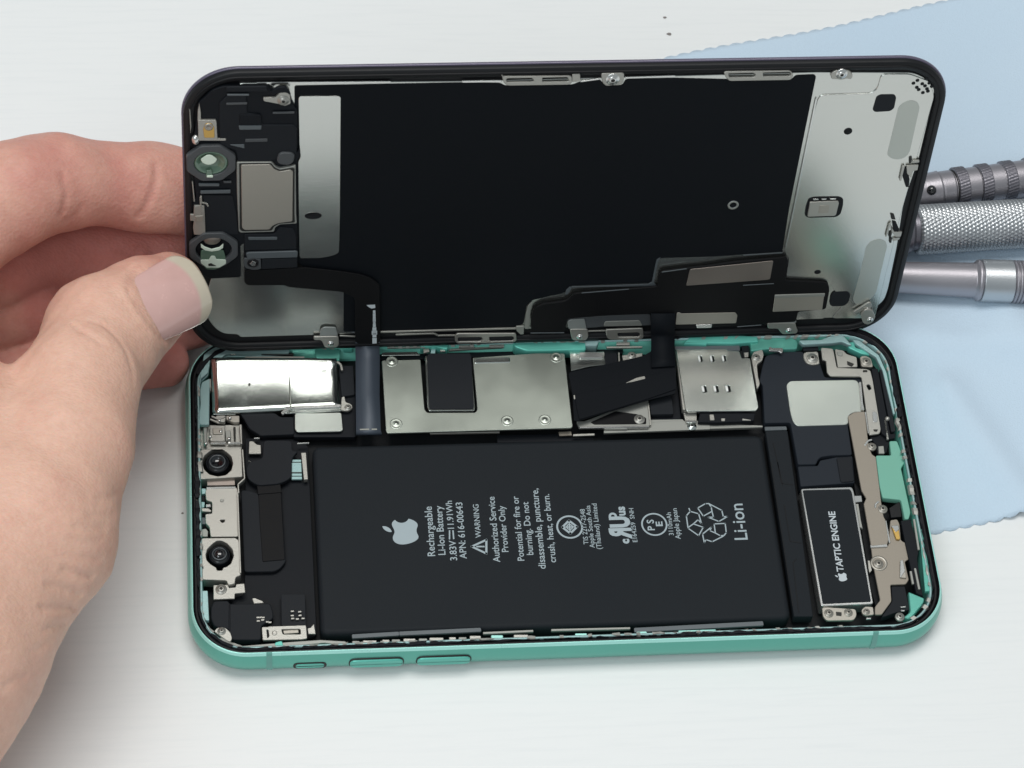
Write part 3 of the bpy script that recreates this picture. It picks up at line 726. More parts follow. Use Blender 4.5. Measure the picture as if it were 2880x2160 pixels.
camm = P('camera_module', [(-72.65, 10.74), (-64.18, 10.71), (-64.10, 3.93), (-72.64, 3.63)], 6.2, 3, 'steel_light', r=.3, bev=.1, holes=[[ (x, y) for x, y in [(-72.20, 7.62), (-71.70, 9.21), (-70.61, 10.22), (-69.53, 10.88), (-68.66, 10.85), (-67.31, 10.00), (-66.27, 8.81), (-65.97, 7.19), (-66.33, 5.60), (-67.42, 4.49), (-69.07, 4.20), (-70.70, 4.71), (-71.74, 5.88)]]])
def lens(name, c, r, z, parent):
    return turned(name, c, [(r, z - 3.2), (r * 1.0, z - 1.2), (r * .93, z - .9), (r * .86, z - 1.3), (r * .74, z - 1.5), (r * .70, z - .5), (r * .62, z - .35), (r * .55, z - .5), (r * .45, z - 1.1), (0, z - .85)],
        None, parent, mats=['lens_ring', 'lens_black', 'grey_ridge', 'plastic_black'], mi=[3, 3, 3, 3, 0, 2, 0, 0, 1])
lens('lens', (-69.10, 8.12), 2.35 * 1.0, 6.1, camm)
P('flex_strip', [(-71.31, 4.09), (-65.66, 3.90), (-65.63, 2.63), (-71.23, 2.72)], 5.2, .8, 'brown_foil', r=.1, parent=camm)
P('camera_plate', [(-71.33, 2.13), (-65.54, 2.01), (-65.13, 1.36), (-65.25, -9.63), (-70.74, -9.49), (-70.93, -7.22), (-71.68, -6.30), (-71.71, -4.17), (-70.37, -4.11), (-70.33, -1.45), (-71.47, -0.96), (-71.64, 0.90)], 5.6, 1.2, 'steel_light', r=.35, bev=.1, parent=camm,
  holes=[[(x, y) for x, y in [(-68.77, -5.62), (-67.85, -5.58), (-67.91, -6.09), (-68.30, -6.32), (-68.68, -6.07)]]])
bar('camera_plate_lip', (-71.37, 1.88), (-65.54, 1.79), .4, 5.75, .5, 'steel_bright', camm)
bm = bmesh.new(); lathe(bm, *(-68.30, -1.20), [(.42, 5.5), (.42, 5.64), (.3, 5.64), (.24, 5.61), (0, 5.61)], 16); bm_obj('rivet', bm, 'steel_matte', camm)
cam2 = P('camera_plate', [(-72.55, -10.01), (-65.79, -10.17), (-65.14, -10.82), (-64.93, -18.72), (-65.98, -19.12), (-66.20, -20.63), (-67.52, -20.80), (-67.79, -19.75), (-72.49, -19.43), (-72.78, -13.20)], 6.1, 3, 'steel_light', r=.4, bev=.1, parent=camm,
  holes=[[(x, y) for x, y in [(-71.75, -13.89), (-71.45, -12.58), (-70.38, -11.41), (-69.61, -10.77), (-68.66, -10.70), (-67.53, -11.40), (-66.51, -12.76), (-66.26, -14.30), (-66.86, -16.04), (-67.82, -16.77), (-68.39, -16.86), (-68.56, -17.50), (-69.63, -17.47), (-69.72, -16.81), (-70.74, -16.12), (-71.58, -15.10)]]])
lens('lens', (-69.06, -13.37), 2.1, 6.0, camm)
bm = bmesh.new(); bmesh.ops.create_uvsphere(bm, u_segments=20, v_segments=10, radius=1.0)
for v in bm.verts: v.co = Vector((v.co.x * 1.25, v.co.y * 1.25, v.co.z * .75)) + Vector((*(-69.09, -13.04), 4.75))
bm_obj('lens_glass', bm, 'lens_black', camm, smooth=True)
for a, b in (((-65.18, 0.26), (-65.02, -18.40)), ((-63.99, 10.30), (-63.72, 3.40)), ((-63.72, 3.40), (-65.05, 2.07)), ((-65.05, 2.07), (-64.96, 0.03)),
             ((-72.84, 10.57), (-72.83, 1.19)), ((-72.83, 1.19), (-73.42, 0.08)), ((-73.42, 0.08), (-73.38, -2.63)), ((-73.38, -2.63), (-72.84, -3.54)), ((-72.84, -3.54), (-72.68, -19.64)), ((-72.88, 14.75), (-72.90, 10.57))):
    bar('camera_frame', a, b, .3, 6.45, 1.2, 'steel_light', camm)
for poly, z, m_ in (([(-72.40, 2.07), (-71.53, 2.04), (-71.36, 0.90), (-72.32, 0.71)], 5.2, 'teal_pale'), ([(-73.00, 0.85), (-71.84, 0.70), (-71.77, -0.55), (-73.01, -0.39)], 4.6, 'floor_black'),
                    ([(-73.02, -0.85), (-71.77, -1.01), (-71.88, -2.24), (-72.84, -2.44)], 5.0, 'teal_pale'), ([(-71.59, -1.92), (-70.62, -1.84), (-70.54, -2.52), (-71.50, -2.60)], 5.6, 'steel_bright'),
                    ([(-72.46, -2.68), (-71.02, -2.84), (-70.46, -3.31), (-70.56, -3.64), (-72.38, -3.47)], 5.5, 'steel_light'), ([(-72.53, -7.37), (-71.67, -7.18), (-71.20, -7.86), (-71.31, -9.08), (-72.46, -9.04)], 5.0, 'steel_matte'),
                    ([(-72.49, -4.47), (-71.63, -4.50), (-71.65, -6.06), (-72.42, -6.04)], 4.8, 'grey_ridge')):
    P('small_component', poly, z, .8, m_, r=.15)
brk = P('metal_bracket', [(-70.35, -20.36), (-67.52, -20.37), (-67.35, -21.07), (-66.03, -21.01), (-65.92, -20.30), (-64.31, -20.21), (-64.17, -22.27), (-66.21, -22.41), (-66.27, -23.53), (-70.40, -23.55)], 5.4, .5, 'steel_light', r=.15)
screw((-68.86, -21.40), 5.45, 1.15, brk)
P('corner_module', [(-70.32, -23.66), (-67.59, -23.69), (-67.23, -24.42), (-59.33, -24.60), (-58.83, -26.77), (-58.87, -28.05), (-61.25, -29.56), (-61.33, -32.64), (-66.93, -32.42), (-67.81, -29.84), (-70.32, -29.32), (-71.04, -27.59), (-71.00, -25.24)], 5.0, 2.0, 'plastic_dark', r=.6, bev=.2)
P('corner_module', [(-67.42, -24.41), (-67.14, -24.42), (-67.29, -32.09), (-67.62, -29.96)], 5.1, .3, 'plastic_black', r=.05)
P('metal_tab', [(-62.88, -23.54), (-62.32, -23.48), (-60.83, -24.22), (-60.61, -24.66), (-62.54, -24.70)], 5.3, .4, 'steel_light', r=.1)
for x, y in [(-61.83, -27.78), (-61.30, -27.76), (-60.83, -27.82), (-61.79, -28.53), (-60.94, -28.35), (-55.10, -26.64), (-53.65, -26.80), (-55.13, -27.60), (-53.62, -27.62), (-55.07, -28.25), (-54.18, -28.39), (-53.08, -28.32), (-60.01, -28.81), (-59.55, -28.93)]:
    P('white_chip', [(x - .32, y - .16), (x + .32, y - .16), (x + .32, y + .16), (x - .32, y + .16)], 5.2, .35, 'steel_light', r=.05, bev=.04)
P('board_liner', [(-57.19, -22.41), (-52.46, -22.58), (-52.52, -29.68), (-57.31, -29.50)], 4.6, 1.2, 'plastic_dark', r=.3)
P('corner_tab', [(-70.43, -30.60), (-69.76, -29.77), (-68.27, -29.79), (-67.26, -30.93), (-66.92, -32.21), (-67.31, -33.04), (-67.86, -32.81)], 5.3, .8, 'steel_light', r=.4)
screw((-68.94, -30.61), 5.35, .85, phone)
cb = P('connector_bracket', [(-61.17, -30.11), (-59.96, -30.09), (-59.67, -30.00), (-52.55, -30.01), (-52.43, -32.93), (-53.41, -33.10), (-58.82, -33.00), (-61.06, -32.96)], 5.5, .6, 'steel_light', r=.25,
  holes=[[(x, y) for x, y in [(-60.25, -30.72), (-59.92, -30.67), (-59.77, -32.12), (-60.12, -32.63)]], [(x, y) for x, y in [(-57.35, -30.72), (-53.70, -30.76), (-53.65, -31.97), (-57.11, -31.84)]]])
P('connector_tongue', [(-57.07, -30.78), (-54.07, -30.69), (-54.00, -31.43), (-56.91, -31.53)], 5.1, .6, 'steel_warm', r=.1, parent=cb)
bm = bmesh.new(); lathe(bm, *(-58.72, -31.52), [(.5, 5.3), (.5, 5.6), (.3, 5.65), (0, 5.5)], 16); bm_obj('rivet', bm, 'steel_light', cb)
P('metal_tab', [(-52.28, -30.54), (-51.71, -30.46), (-50.98, -29.57), (-50.73, -31.84), (-52.14, -31.78)], 5.2, .4, 'steel_light', r=.1)
# loose shield foil and spring fingers along the front rim
P('front_gasket', [(-67.04, -33.90), (-65.56, -34.48), (-55.50, -33.92), (-49.88, -33.72), (-45.04, -34.22), (-44.54, -35.61), (-45.82, -35.03), (-49.16, -34.38), (-55.15, -34.88), (-58.71, -35.27), (-66.31, -34.87), (-67.23, -34.42)], 6.2, .5, 'steel_matte', r=.1)
P('front_gasket', [(-58.77, -34.11), (-57.36, -33.75), (-57.12, -35.02), (-58.70, -35.17)], 6.5, .5, 'teal_bright', r=.4)
for i, (x0, x1, y, m_) in enumerate(((330, 410, 578, 'steel_matte'), (440, 585, 572, 'steel_light'), (640, 720, 565, 'steel_light'), (740, 830, 562, 'steel_matte'), (860, 990, 553, 'steel_light'),
        (1020, 1110, 552, 'steel_matte'), (1130, 1280, 543, 'steel_light'), (1335, 1410, 538, 'steel_light'), (1435, 1520, 538, 'steel_matte'), (1550, 1670, 524, 'steel_light'), (1775, 1900, 518, 'teal_edge'), (2010, 2165, 512, 'steel_light'))):
    ax, ay = FR0[0] + (x0 - 0) * FRX[0] + (y - 570) * FRY[0], FR0[1] + x0 * FRX[1] + (y - 570) * FRY[1]
    bx, by = FR0[0] + (x1 - 0) * FRX[0] + (y - 570) * FRY[0], FR0[1] + x1 * FRX[1] + (y - 570) * FRY[1]
    bar('spring_finger', (ax, ay), (bx, by), .75, 6.0, .7, m_, phone, bev=.12)
for a, b, w_, m_ in (((-43.75, -33.07), (-34.51, -32.79), .9, 'grey_ridge'), ((-34.51, -32.79), (-18.40, -32.55), .9, 'grey_ridge'), ((-18.09, -33.31), (-8.16, -33.20), .45, 'steel_matte'),
                     ((-4.62, -33.16), (11.08, -33.33), .45, 'steel_matte'), ((11.80, -33.79), (37.78, -33.26), 1.0, 'grey_ridge'),
                     ((-21.25, -34.63), (-8.35, -34.91), .3, 'teal_edge'), ((-4.82, -34.92), (12.00, -34.92), .35, 'teal_edge'), ((14.51, -34.80), (20.09, -34.80), .35, 'steel_light'),
                     ((28.55, -35.01), (37.70, -34.82), .4, 'teal_edge')):
    bar('side_rail', a, b, w_, 6.0, .6, m_, phone)
P('frame_block', [(12.24, -34.38), (14.07, -34.37), (14.30, -34.85), (12.29, -34.81)], 6.4, .8, 'teal_edge', r=.1)
P('frame_block', [(20.51, -34.44), (27.93, -34.46), (28.07, -34.90), (20.45, -34.91)], 6.4, .8, 'teal_edge', r=.1)
P('frame_block', [(-0.01, -34.30), (2.28, -34.35), (2.23, -34.86), (-0.09, -34.77)], 6.4, .8, 'teal_edge', r=.1)

# --- middle: logic-board shields, cable bundle, card slot
ms = P('main_shield', [(-34.58, 31.52), (-26.44, 31.55), (-26.36, 19.14), (-26.00, 18.42), (-25.52, 18.21), (-15.93, 18.00), (-15.53, 18.59), (-15.45, 19.06), (-15.49, 31.67), (-1.94, 32.48), (4.00, 32.27), (4.03, 14.02), (3.65, 13.61), (-34.34, 13.47), (-34.61, 13.95)], 6.2, .5, 'shield_nickel', r=.3, bev=.1)
P('shield_flange', [(-34.56, 33.15), (-33.98, 33.46), (-27.10, 33.40), (-26.54, 32.65), (-26.55, 32.48), (-34.53, 32.57)], 6.4, .5, 'shield_gloss', r=.2, parent=ms)
bar('shield_roll', (-15.28, 30.87), (-7.59, 30.90), 1.5, 6.32, .5, 'shield_gloss', ms, bev=.24)
P('shield_wall', [(-25.62, 14.31), (-11.05, 14.23), (-11.10, 13.64), (-25.45, 13.76)], 5.2, .6, 'steel_light', r=.1, parent=ms)
P('pad_frame', [(-25.47, 32.51), (-24.92, 32.49), (-24.80, 32.86), (-15.78, 32.62), (-15.82, 19.32), (-16.08, 18.54), (-25.37, 18.77), (-25.73, 19.49)], 6.0, .5, 'shield_gloss', r=.25, bev=.1, parent=ms)
P('thermal_pad', [(-25.04, 32.36), (-24.59, 33.03), (-15.98, 32.81), (-15.72, 32.11), (-16.14, 19.32), (-16.47, 18.90), (-25.06, 19.10), (-25.34, 19.47)], 6.25, .5, 'plastic_dark', r=.4, bev=.1, parent=ms)
for c in [(-32.49, 31.15), (-32.44, 15.70), (-9.46, 15.73), (-1.63, 15.74)]: 
    turned('dimple', c, [(1.3, 6.1), (1.3, 6.205), (1.15, 6.23), (1.0, 6.21), (.75, 6.205), (.5, 6.22), (.25, 6.40), (0, 6.43)], 'shield_nickel', ms)
turned('dimple', (2.12, 31.27), [(1.3, 6.1), (1.3, 6.205), (1.15, 6.23), (1.0, 6.21), (.75, 6.205), (.5, 6.22), (.25, 6.40), (0, 6.43)], 'shield_nickel', ms)
P('board_edge', [(-35.71, 37.59), (1.81, 37.60), (17.18, 36.46), (16.89, 33.73), (-35.11, 33.39)], 3.6, 1, 'plastic_black', r=.3)
P('board_edge', [(-11.44, 14.26), (2.61, 14.07), (3.72, 13.09), (8.55, 12.95), (8.47, 12.12), (-11.59, 12.37)], 3.2, 1, 'plastic_black', r=.1)
P('gold_edge', [(1.27, 14.03), (3.89, 14.07), (4.01, 13.12), (1.38, 13.08)], 4.2, .4, 'bronze_plate', r=.1)
P('metal_tab', [(4.17, 13.14), (8.71, 13.20), (8.66, 12.68), (4.12, 12.63)], 4.6, .3, 'steel_light', r=.1)
P('board_patch', [(-9.01, 35.42), (-9.47, 35.06), (-8.68, 34.67), (-20.33, 34.12), (-20.10, 34.48)], 5.6, .6, 'steel_light', r=.1)
for poly in ([(-33.28, 35.04), (-24.56, 34.94), (-24.59, 34.50), (-33.20, 34.62)], [(-25.72, 34.23), (-24.50, 34.32), (-24.45, 33.46), (-25.69, 33.13)], [(-22.19, 33.89), (-21.08, 33.86), (-21.11, 33.42), (-22.22, 33.45)], [(13.02, 33.74), (20.75, 33.66), (20.71, 33.29), (13.09, 33.37)], [(15.31, 34.92), (18.19, 34.84), (18.10, 33.98), (15.22, 34.06)], [(-18.16, 35.12), (-14.90, 35.04), (-14.96, 34.30), (-18.21, 34.39)], [(-11.75, 34.95), (-8.58, 34.92), (-8.64, 34.18), (-11.80, 34.22)]):
    P('edge_contact', poly, 6.3, .5, 'steel_light', r=.12)
P('connector_shield', [(5.18, 32.86), (12.56, 32.74), (12.50, 29.47), (8.81, 29.03), (5.04, 28.03)], 5.8, .6, 'shield_gloss', r=.15)
P('connector_shield', [(7.18, 32.50), (12.10, 32.44), (12.06, 31.01), (7.14, 31.02)], 6.2, .5, 'steel_bright', r=.2)
P('connector_shield', [(16.27, 31.86), (20.69, 32.34), (20.60, 31.55), (16.36, 30.38)], 5.6, .6, 'steel_light', r=.15); screw((18.37, 31.72), 5.6, .95, phone)
P('connector_shield', [(15.50, 32.62), (15.87, 32.61), (15.69, 30.25), (15.32, 30.34)], 5.6, .6, 'steel_light', r=.05)
P('connector_cover', [(5.11, 16.02), (6.82, 15.97), (13.16, 18.53), (20.75, 20.96), (20.66, 14.96), (20.11, 14.22), (15.74, 14.16), (15.50, 13.74), (10.86, 13.87), (10.70, 14.31), (5.57, 14.46)], 5.0, .8, 'steel_matte', r=.2)
bar('cover_rim', (5.61, 14.32), (20.15, 14.10), .4, 5.3, .6, 'steel_bright', phone); bar('cover_rim', (20.49, 14.47), (20.59, 19.98), .35, 5.3, .6, 'steel_light', phone)
P('connector_cover', [(7.99, 15.63), (13.52, 18.22), (17.90, 17.37), (19.82, 16.36), (19.65, 14.81), (8.74, 15.01)], 5.1, .3, 'flex_black', r=.3)
screw((18.32, 15.97), 5.2, 1.15, phone)
P('board_liner', [(21.12, 26.50), (27.70, 26.32), (27.39, 16.62), (20.36, 15.87)], 3.6, 1, 'plastic_black', r=.2)
P('black_block', [(20.99, 20.58), (23.64, 21.47), (25.75, 22.02), (25.71, 17.20), (20.92, 17.22)], 5.0, 1.6, 'plastic_dark', r=.3)
P('board_rail', [(20.70, 16.45), (27.63, 16.37), (28.14, 15.51), (44.37, 14.31), (44.31, 13.88), (18.36, 13.66), (20.85, 15.01)], 4.2, .8, 'steel_matte', r=.1)
P('board_rail', [(20.23, 15.60), (25.56, 15.92), (29.21, 15.70), (33.33, 15.93), (33.14, 13.59), (10.67, 13.31), (10.73, 13.98), (20.28, 14.17)], 4.4, .6, 'steel_matte', r=.1)

cs = P('card_slot_cover', [(27.87, 32.63), (38.74, 32.51), (38.80, 32.14), (41.35, 31.83), (41.64, 30.04), (43.40, 29.99), (43.56, 17.59), (42.87, 16.70), (28.40, 17.02), (28.06, 17.56)], 6.2, .5, 'card_metal', r=.2, bev=.1,
  holes=[[(x, y) for x, y in q] for q in ([(32.28, 30.88), (33.14, 30.86), (33.22, 29.45), (32.44, 29.30)], [(34.84, 30.81), (35.71, 30.84), (35.76, 29.38), (34.98, 29.28)], [(37.41, 30.82), (38.24, 30.82), (38.27, 29.44), (37.50, 29.28)],
          [(32.13, 23.24), (33.08, 23.26), (33.18, 21.71), (32.25, 21.49)], [(34.67, 23.17), (35.63, 23.24), (35.71, 21.64), (34.79, 21.47)], [(37.23, 23.20), (38.18, 23.22), (38.26, 21.66), (37.33, 21.44)])])
P('card_tray', [(28.92, 32.23), (43.07, 32.35), (43.11, 18.63), (29.36, 18.54)], 5.5, .5, 'floor_black', r=.2, parent=cs)
for q in [(32.54, 30.13), (35.08, 30.11), (37.60, 30.10), (32.43, 22.46), (34.95, 22.43), (37.50, 22.41)]:
    P('spring_contact', [(q[0] - .42, q[1] - .6), (q[0] + .28, q[1] - .6), (q[0] + .22, q[1] + .75), (q[0] - .5, q[1] + .75)], 6.12, .3, 'print_bright', r=.15, bev=.05, parent=cs)
P('slot_wall', [(27.81, 32.98), (28.22, 32.97), (28.37, 17.59), (27.59, 17.85)], 5.7, 1.6, 'steel_light', r=.1, parent=cs)
P('slot_wall', [(43.73, 30.19), (44.35, 30.17), (44.74, 23.77), (44.26, 22.57), (43.89, 22.82)], 5.9, 1.6, 'steel_light', r=.1, parent=cs)
P('slot_wall', [(27.66, 33.61), (41.66, 33.49), (41.59, 32.12), (27.75, 32.61)], 6.0, .5, 'grey_ridge', r=.2, parent=cs)
P('slot_tab', [(27.82, 17.63), (30.64, 17.30), (30.37, 15.03), (28.13, 15.10), (28.00, 15.70)], 4.8, .6, 'steel_light', r=.2, parent=cs); bar('slot_tab', (28.68, 17.46), (33.28, 17.47), .5, 5.5, .5, 'steel_bright', cs)
bar('slot_tab', (28.11, 15.27), (30.24, 15.20), .5, 5.1, .5, 'steel_bright', cs)
P('card_reader', [(31.33, 17.55), (33.16, 17.50), (33.32, 17.09), (37.60, 16.96), (37.89, 17.60), (39.84, 17.62), (39.95, 16.89), (42.99, 16.68), (42.31, 14.66), (34.33, 14.54), (30.48, 14.77)], 5.4, 1.6, 'plastic_black', r=.4, bev=.15)
for poly in ([(33.11, 16.48), (34.03, 16.46), (34.05, 15.02), (33.04, 15.05)], [(35.39, 15.46), (36.35, 15.43), (36.16, 14.72), (35.45, 14.81)], [(39.91, 15.32), (41.70, 14.91), (41.68, 14.72), (39.85, 14.82)]):
    P('reader_contact', poly, 5.6, .4, 'steel_light', r=.2)
screw((29.29, 14.36), 4.5, 1.0, phone, m='shield_gloss')
tabk = P('screw_lug', [(43.76, 30.46), (44.44, 31.68), (46.39, 32.24), (46.52, 30.88), (46.00, 29.41), (44.74, 28.45), (44.45, 24.05), (44.67, 23.31), (43.89, 22.12), (43.77, 28.97)], 6.1, 1.0, 'steel_light', r=.4); screw((44.73, 30.11), 6.2, .9, tabk)
P('antenna_clip', [(47.70, 32.25), (48.06, 32.62), (48.42, 32.23), (50.71, 32.17), (50.71, 31.43), (50.31, 30.82), (49.76, 31.33), (47.70, 31.51)], 6.6, .5, 'steel_bright', r=.2)
P('black_block', [(42.12, 34.07), (43.67, 33.90), (43.70, 31.79), (43.39, 31.05), (42.05, 30.35)], 5.6, 1.6, 'plastic_black', r=.2)
P('contact_spring', [(42.31, 31.63), (43.36, 31.68), (43.20, 30.50), (42.36, 30.39)], 6.0, .6, 'steel_light', r=.15)

# --- right: loudspeaker, haptic motor, port cable
spk = P('loudspeaker', [(47.03, 31.05), (49.35, 31.93), (55.01, 32.08), (55.91, 31.06), (58.37, 30.00), (58.57, 28.51), (59.03, 25.29), (66.92, 25.07), (65.75, 16.33), (62.18, 13.30), (61.95, 5.80), (57.56, 5.82), (55.27, 5.54), (54.44, 4.74), (54.03, 3.76), (50.17, 3.81), (50.04, 13.90), (49.76, 14.15), (44.54, 14.18), (45.42, 23.71), (44.83, 24.70), (46.08, 28.60)], 5.3, 3, 'speaker_black', r=.5, bev=.15)
P('speaker_label', [(50.42, 23.44), (51.38, 24.39), (65.92, 24.28), (66.31, 16.18), (63.84, 16.25), (62.34, 15.21), (62.28, 13.12), (51.32, 13.06), (50.54, 14.12), (50.29, 16.65)], 5.55, .4, 'sticker_silver', r=1.0, bev=.08, parent=spk)
P('speaker_box', [(50.22, 3.71), (54.39, 3.70), (55.09, 4.97), (58.67, 5.69), (62.07, 5.82), (61.57, -0.65), (50.12, -1.21)], 4.8, 3, 'speaker_black', r=.3, bev=.12, parent=spk)
P('speaker_vent', [(58.58, 5.46), (61.76, 5.52), (61.50, -0.46), (58.57, -0.60)], 5.05, .5, 'plastic_dark', r=.6, bev=.1, parent=spk)
P('speaker_edge', [(44.53, 13.55), (49.14, 13.53), (49.22, 12.62), (44.51, 12.59)], 4.9, .5, 'grey_ridge', r=.2, parent=spk)
lt = P('screw_lug', [(55.22, 31.23), (55.90, 31.59), (58.42, 31.65), (58.32, 28.43), (56.66, 28.22), (55.49, 28.75), (55.04, 30.00)], 5.7, .6, 'steel_light', r=.5); screw((56.94, 29.94), 5.75, 1.25, lt)
P('black_block', [(55.41, 33.49), (58.75, 33.41), (58.78, 32.16), (55.42, 32.12)], 5.4, 1.5, 'plastic_dark', r=.3)

hm = P('haptic_motor', [(49.82, -2.22), (60.56, -2.10), (60.81, -3.15), (60.71, -29.38), (60.25, -29.54), (50.00, -29.64)], 5.6, 3.4, 'steel_bright', r=.5, bev=.12)
P('motor_label', [(50.19, -2.64), (60.05, -2.68), (60.34, -3.43), (60.31, -29.05), (50.45, -29.19)], 5.72, .3, 'battery_black', r=.3, bev=.05, parent=hm)
bm = bmesh.new(); A_ = [(55.11, -22.03), (55.41, -7.91)]; mid = (55.26, -14.96)
ang_ = math.degrees(math.atan2(A_[1][1] - A_[0][1], A_[1][0] - A_[0][0]))
text_bm(bm, "TAPTIC ENGINE", mid, (Vector(A_[1]) - Vector(A_[0])).length, 5.76, offset=.022, rot=ang_)
logo_bm(bm, (55.08, -23.25), 2.1, 5.76)
print_obj('printed_label', bm, 'print_white', hm)
P('motor_clip', [(60.60, -4.19), (62.27, -4.17), (62.24, -5.63), (60.57, -5.74)], 5.5, .6, 'steel_bright', r=.1, parent=hm)
P('motor_clip', [(60.86, -5.92), (61.46, -5.94), (61.35, -9.84), (61.43, -11.90), (60.80, -11.43)], 5.2, .6, 'steel_matte', r=.1, parent=hm)
P('motor_clip', [(61.27, -19.25), (61.71, -19.38), (61.79, -21.62), (61.19, -22.27), (61.11, -21.15)], 5.2, .5, 'steel_light', r=.1, parent=hm)
P('motor_gap', [(61.69, 0.59), (63.08, -2.25), (63.04, -22.77), (62.98, -28.10), (61.65, -28.93), (61.30, -24.94)], 3.6, 1, 'floor_black', r=.1)

pb = P('port_bracket', [(62.31, 15.02), (63.75, 16.01), (66.09, 16.18), (65.80, 10.72), (65.65, 7.15), (66.00, 5.48), (66.72, 4.87), (66.09, -5.99), (66.03, -9.44), (66.29, -10.37), (66.15, -14.92), (65.77, -16.04), (62.32, -16.32), (62.39, -6.33), (63.11, -5.02), (62.40, -3.09)], 5.8, .5, 'bronze_plate', r=.25, bev=.1)
P('port_cable', [(62.39, -16.36), (66.03, -16.15), (67.41, -10.17), (68.85, -9.99), (69.17, -11.14), (68.83, -15.00), (70.34, -16.19), (70.40, -19.01), (68.80, -19.97), (68.93, -24.22), (68.13, -25.19), (64.95, -25.19), (64.58, -28.93), (62.08, -31.91), (60.71, -31.86), (60.99, -30.11), (62.31, -28.63), (62.18, -20.18)], 5.4, .5, 'bronze_plate', r=.35, bev=.1, parent=pb)
bar('step_glint', (62.20, -16.31), (65.71, -16.27), .7, 5.75, .6, 'steel_bright', pb); bar('step_glint', (66.31, -15.66), (66.26, -10.42), .4, 5.75, .6, 'steel_bright', pb)  # bright strips stand in for the highlight along the bracket's step
P('gold_contact', [(67.25, -11.88), (68.67, -11.82), (68.62, -14.77), (68.43, -15.11), (67.75, -14.97)], 5.9, .5, 'gold', r=.15, parent=pb)
P('gold_contact', [(67.16, -11.81), (68.72, -11.77), (68.72, -12.73), (67.91, -13.39)], 6.0, .45, 'steel_bright', r=.15, parent=pb)
P('white_contact', [(67.73, -19.93), (68.34, -19.84), (68.35, -22.42), (67.28, -23.83), (67.06, -23.71)], 5.9, .5, 'steel_bright', r=.15, parent=pb)
P('white_contact', [(67.50, -22.50), (68.49, -22.53), (68.35, -23.98), (67.28, -23.83)], 5.75, .4, 'steel_warm', r=.1, parent=pb)
for c, r_ in (((66.10, -7.77), 1.0), ((63.27, -20.34), 1.05), ((66.26, 7.36), .95)): screw(c, 5.85 if r_ != 1.05 else 5.5, r_, pb, m='steel_warm')
turned('dimple', (63.40, -20.17), [(1.75, 5.3), (1.75, 5.45), (1.45, 5.52), (1.25, 5.42)], 'steel_warm', pb)
for a, b in (((64.85, -6.53), (65.54, -5.98)), ((64.76, 7.64), (65.66, 8.80)), ((64.60, -7.45), (64.75, -6.53)), ((65.66, 8.80), (66.52, 9.02))): bar('washer_edge', a, b, .4, 6.0, .4, 'steel_bright', pb)
bb = P('bottom_bracket', [(50.25, -29.82), (51.04, -29.74), (57.04, -30.41), (57.02, -31.83), (56.26, -32.89), (50.79, -32.79), (50.15, -31.79)], 5.3, .6, 'steel_warm', r=.5)
screw((51.44, -31.18), 5.35, .95, bb, m='steel_warm'); screw((55.41, -31.18), 5.35, .9, bb, m='steel_warm')
P('bracket_slot', [(52.91, -30.88), (54.06, -31.03), (53.93, -31.90), (52.87, -31.75)], 5.4, .2, 'recess_dark', r=.1, parent=bb)
P('screw_lug', [(58.14, -30.67), (59.05, -29.93), (60.60, -30.10), (60.51, -31.85), (58.91, -32.01), (58.20, -31.54)], 5.4, .6, 'steel_warm', r=.3); screw((59.11, -31.14), 5.45, .7, phone, m='steel_warm')
screw((65.67, -32.59), 5.5, .95, phone, m='steel_light')
P('corner_module', [(65.27, -25.19), (68.04, -25.30), (68.12, -30.71), (65.07, -31.25), (62.77, -32.04), (62.18, -32.02), (64.91, -28.61)], 4.8, 2, 'plastic_dark', r=.3)
for poly in ([(66.17, -30.09), (67.36, -30.02), (67.41, -30.35), (66.32, -30.38)], [(66.24, -30.86), (67.02, -30.89), (66.97, -31.21), (66.17, -31.25)], [(58.90, -32.33), (59.88, -32.37), (59.83, -32.70), (58.83, -32.77)]):
    P('white_chip', poly, 5.2, .4, 'steel_bright', r=.05)
rb = P('side_bracket', [(59.04, 32.23), (61.61, 31.92), (61.68, 30.97), (61.71, 27.01), (68.00, 26.54), (68.87, 26.07), (68.96, 23.37), (68.71, 11.26), (68.29, 10.20), (66.03, 9.91), (66.28, 15.66), (66.65, 24.61), (60.03, 24.89), (59.39, 25.84), (59.64, 28.92), (58.89, 29.06)], 6.3, .5, 'steel_light', r=.4, bev=.1,
  holes=[[(x, y) for x, y in [(67.35, 22.43), (68.12, 22.66), (68.34, 21.43), (67.66, 21.08)]]])
P('bracket_slot', [(67.50, 15.59), (68.15, 15.77), (68.55, 15.08), (68.29, 13.04), (67.30, 13.07)], 6.4, .2, 'steel_bright', r=.3, parent=rb)
P('bracket_slot', [(67.02, 11.28), (68.14, 11.25), (67.74, 10.66), (67.15, 10.80)], 6.4, .15, 'recess_dark', r=.2, parent=rb); P('bracket_slot', [(67.21, 26.21), (68.14, 26.18), (68.17, 25.69), (67.12, 25.64)], 6.4, .15, 'recess_dark', r=.2, parent=rb)
P('antenna_plate', [(62.09, 31.96), (63.82, 31.62), (64.51, 30.60), (66.48, 29.80), (66.30, 27.28), (62.00, 27.20)], 6.0, .5, 'steel_light', r=.3)
P('antenna_plate', [(64.21, 28.81), (65.66, 28.02), (65.03, 27.30), (64.17, 27.82)], 6.15, .4, 'recess_dark', r=.2)
P('antenna_plate', [(62.37, 31.27), (63.69, 30.98), (63.33, 30.00), (62.33, 30.28)], 6.2, .4, 'steel_matte', r=.2)
sl = P('screw_lug', [(67.17, 29.77), (68.36, 29.99), (69.49, 29.22), (69.60, 26.98), (67.08, 27.23)], 6.2, .6, 'steel_warm', r=.5); screw((68.27, 28.37), 6.25, 1.1, sl, m='steel_warm')
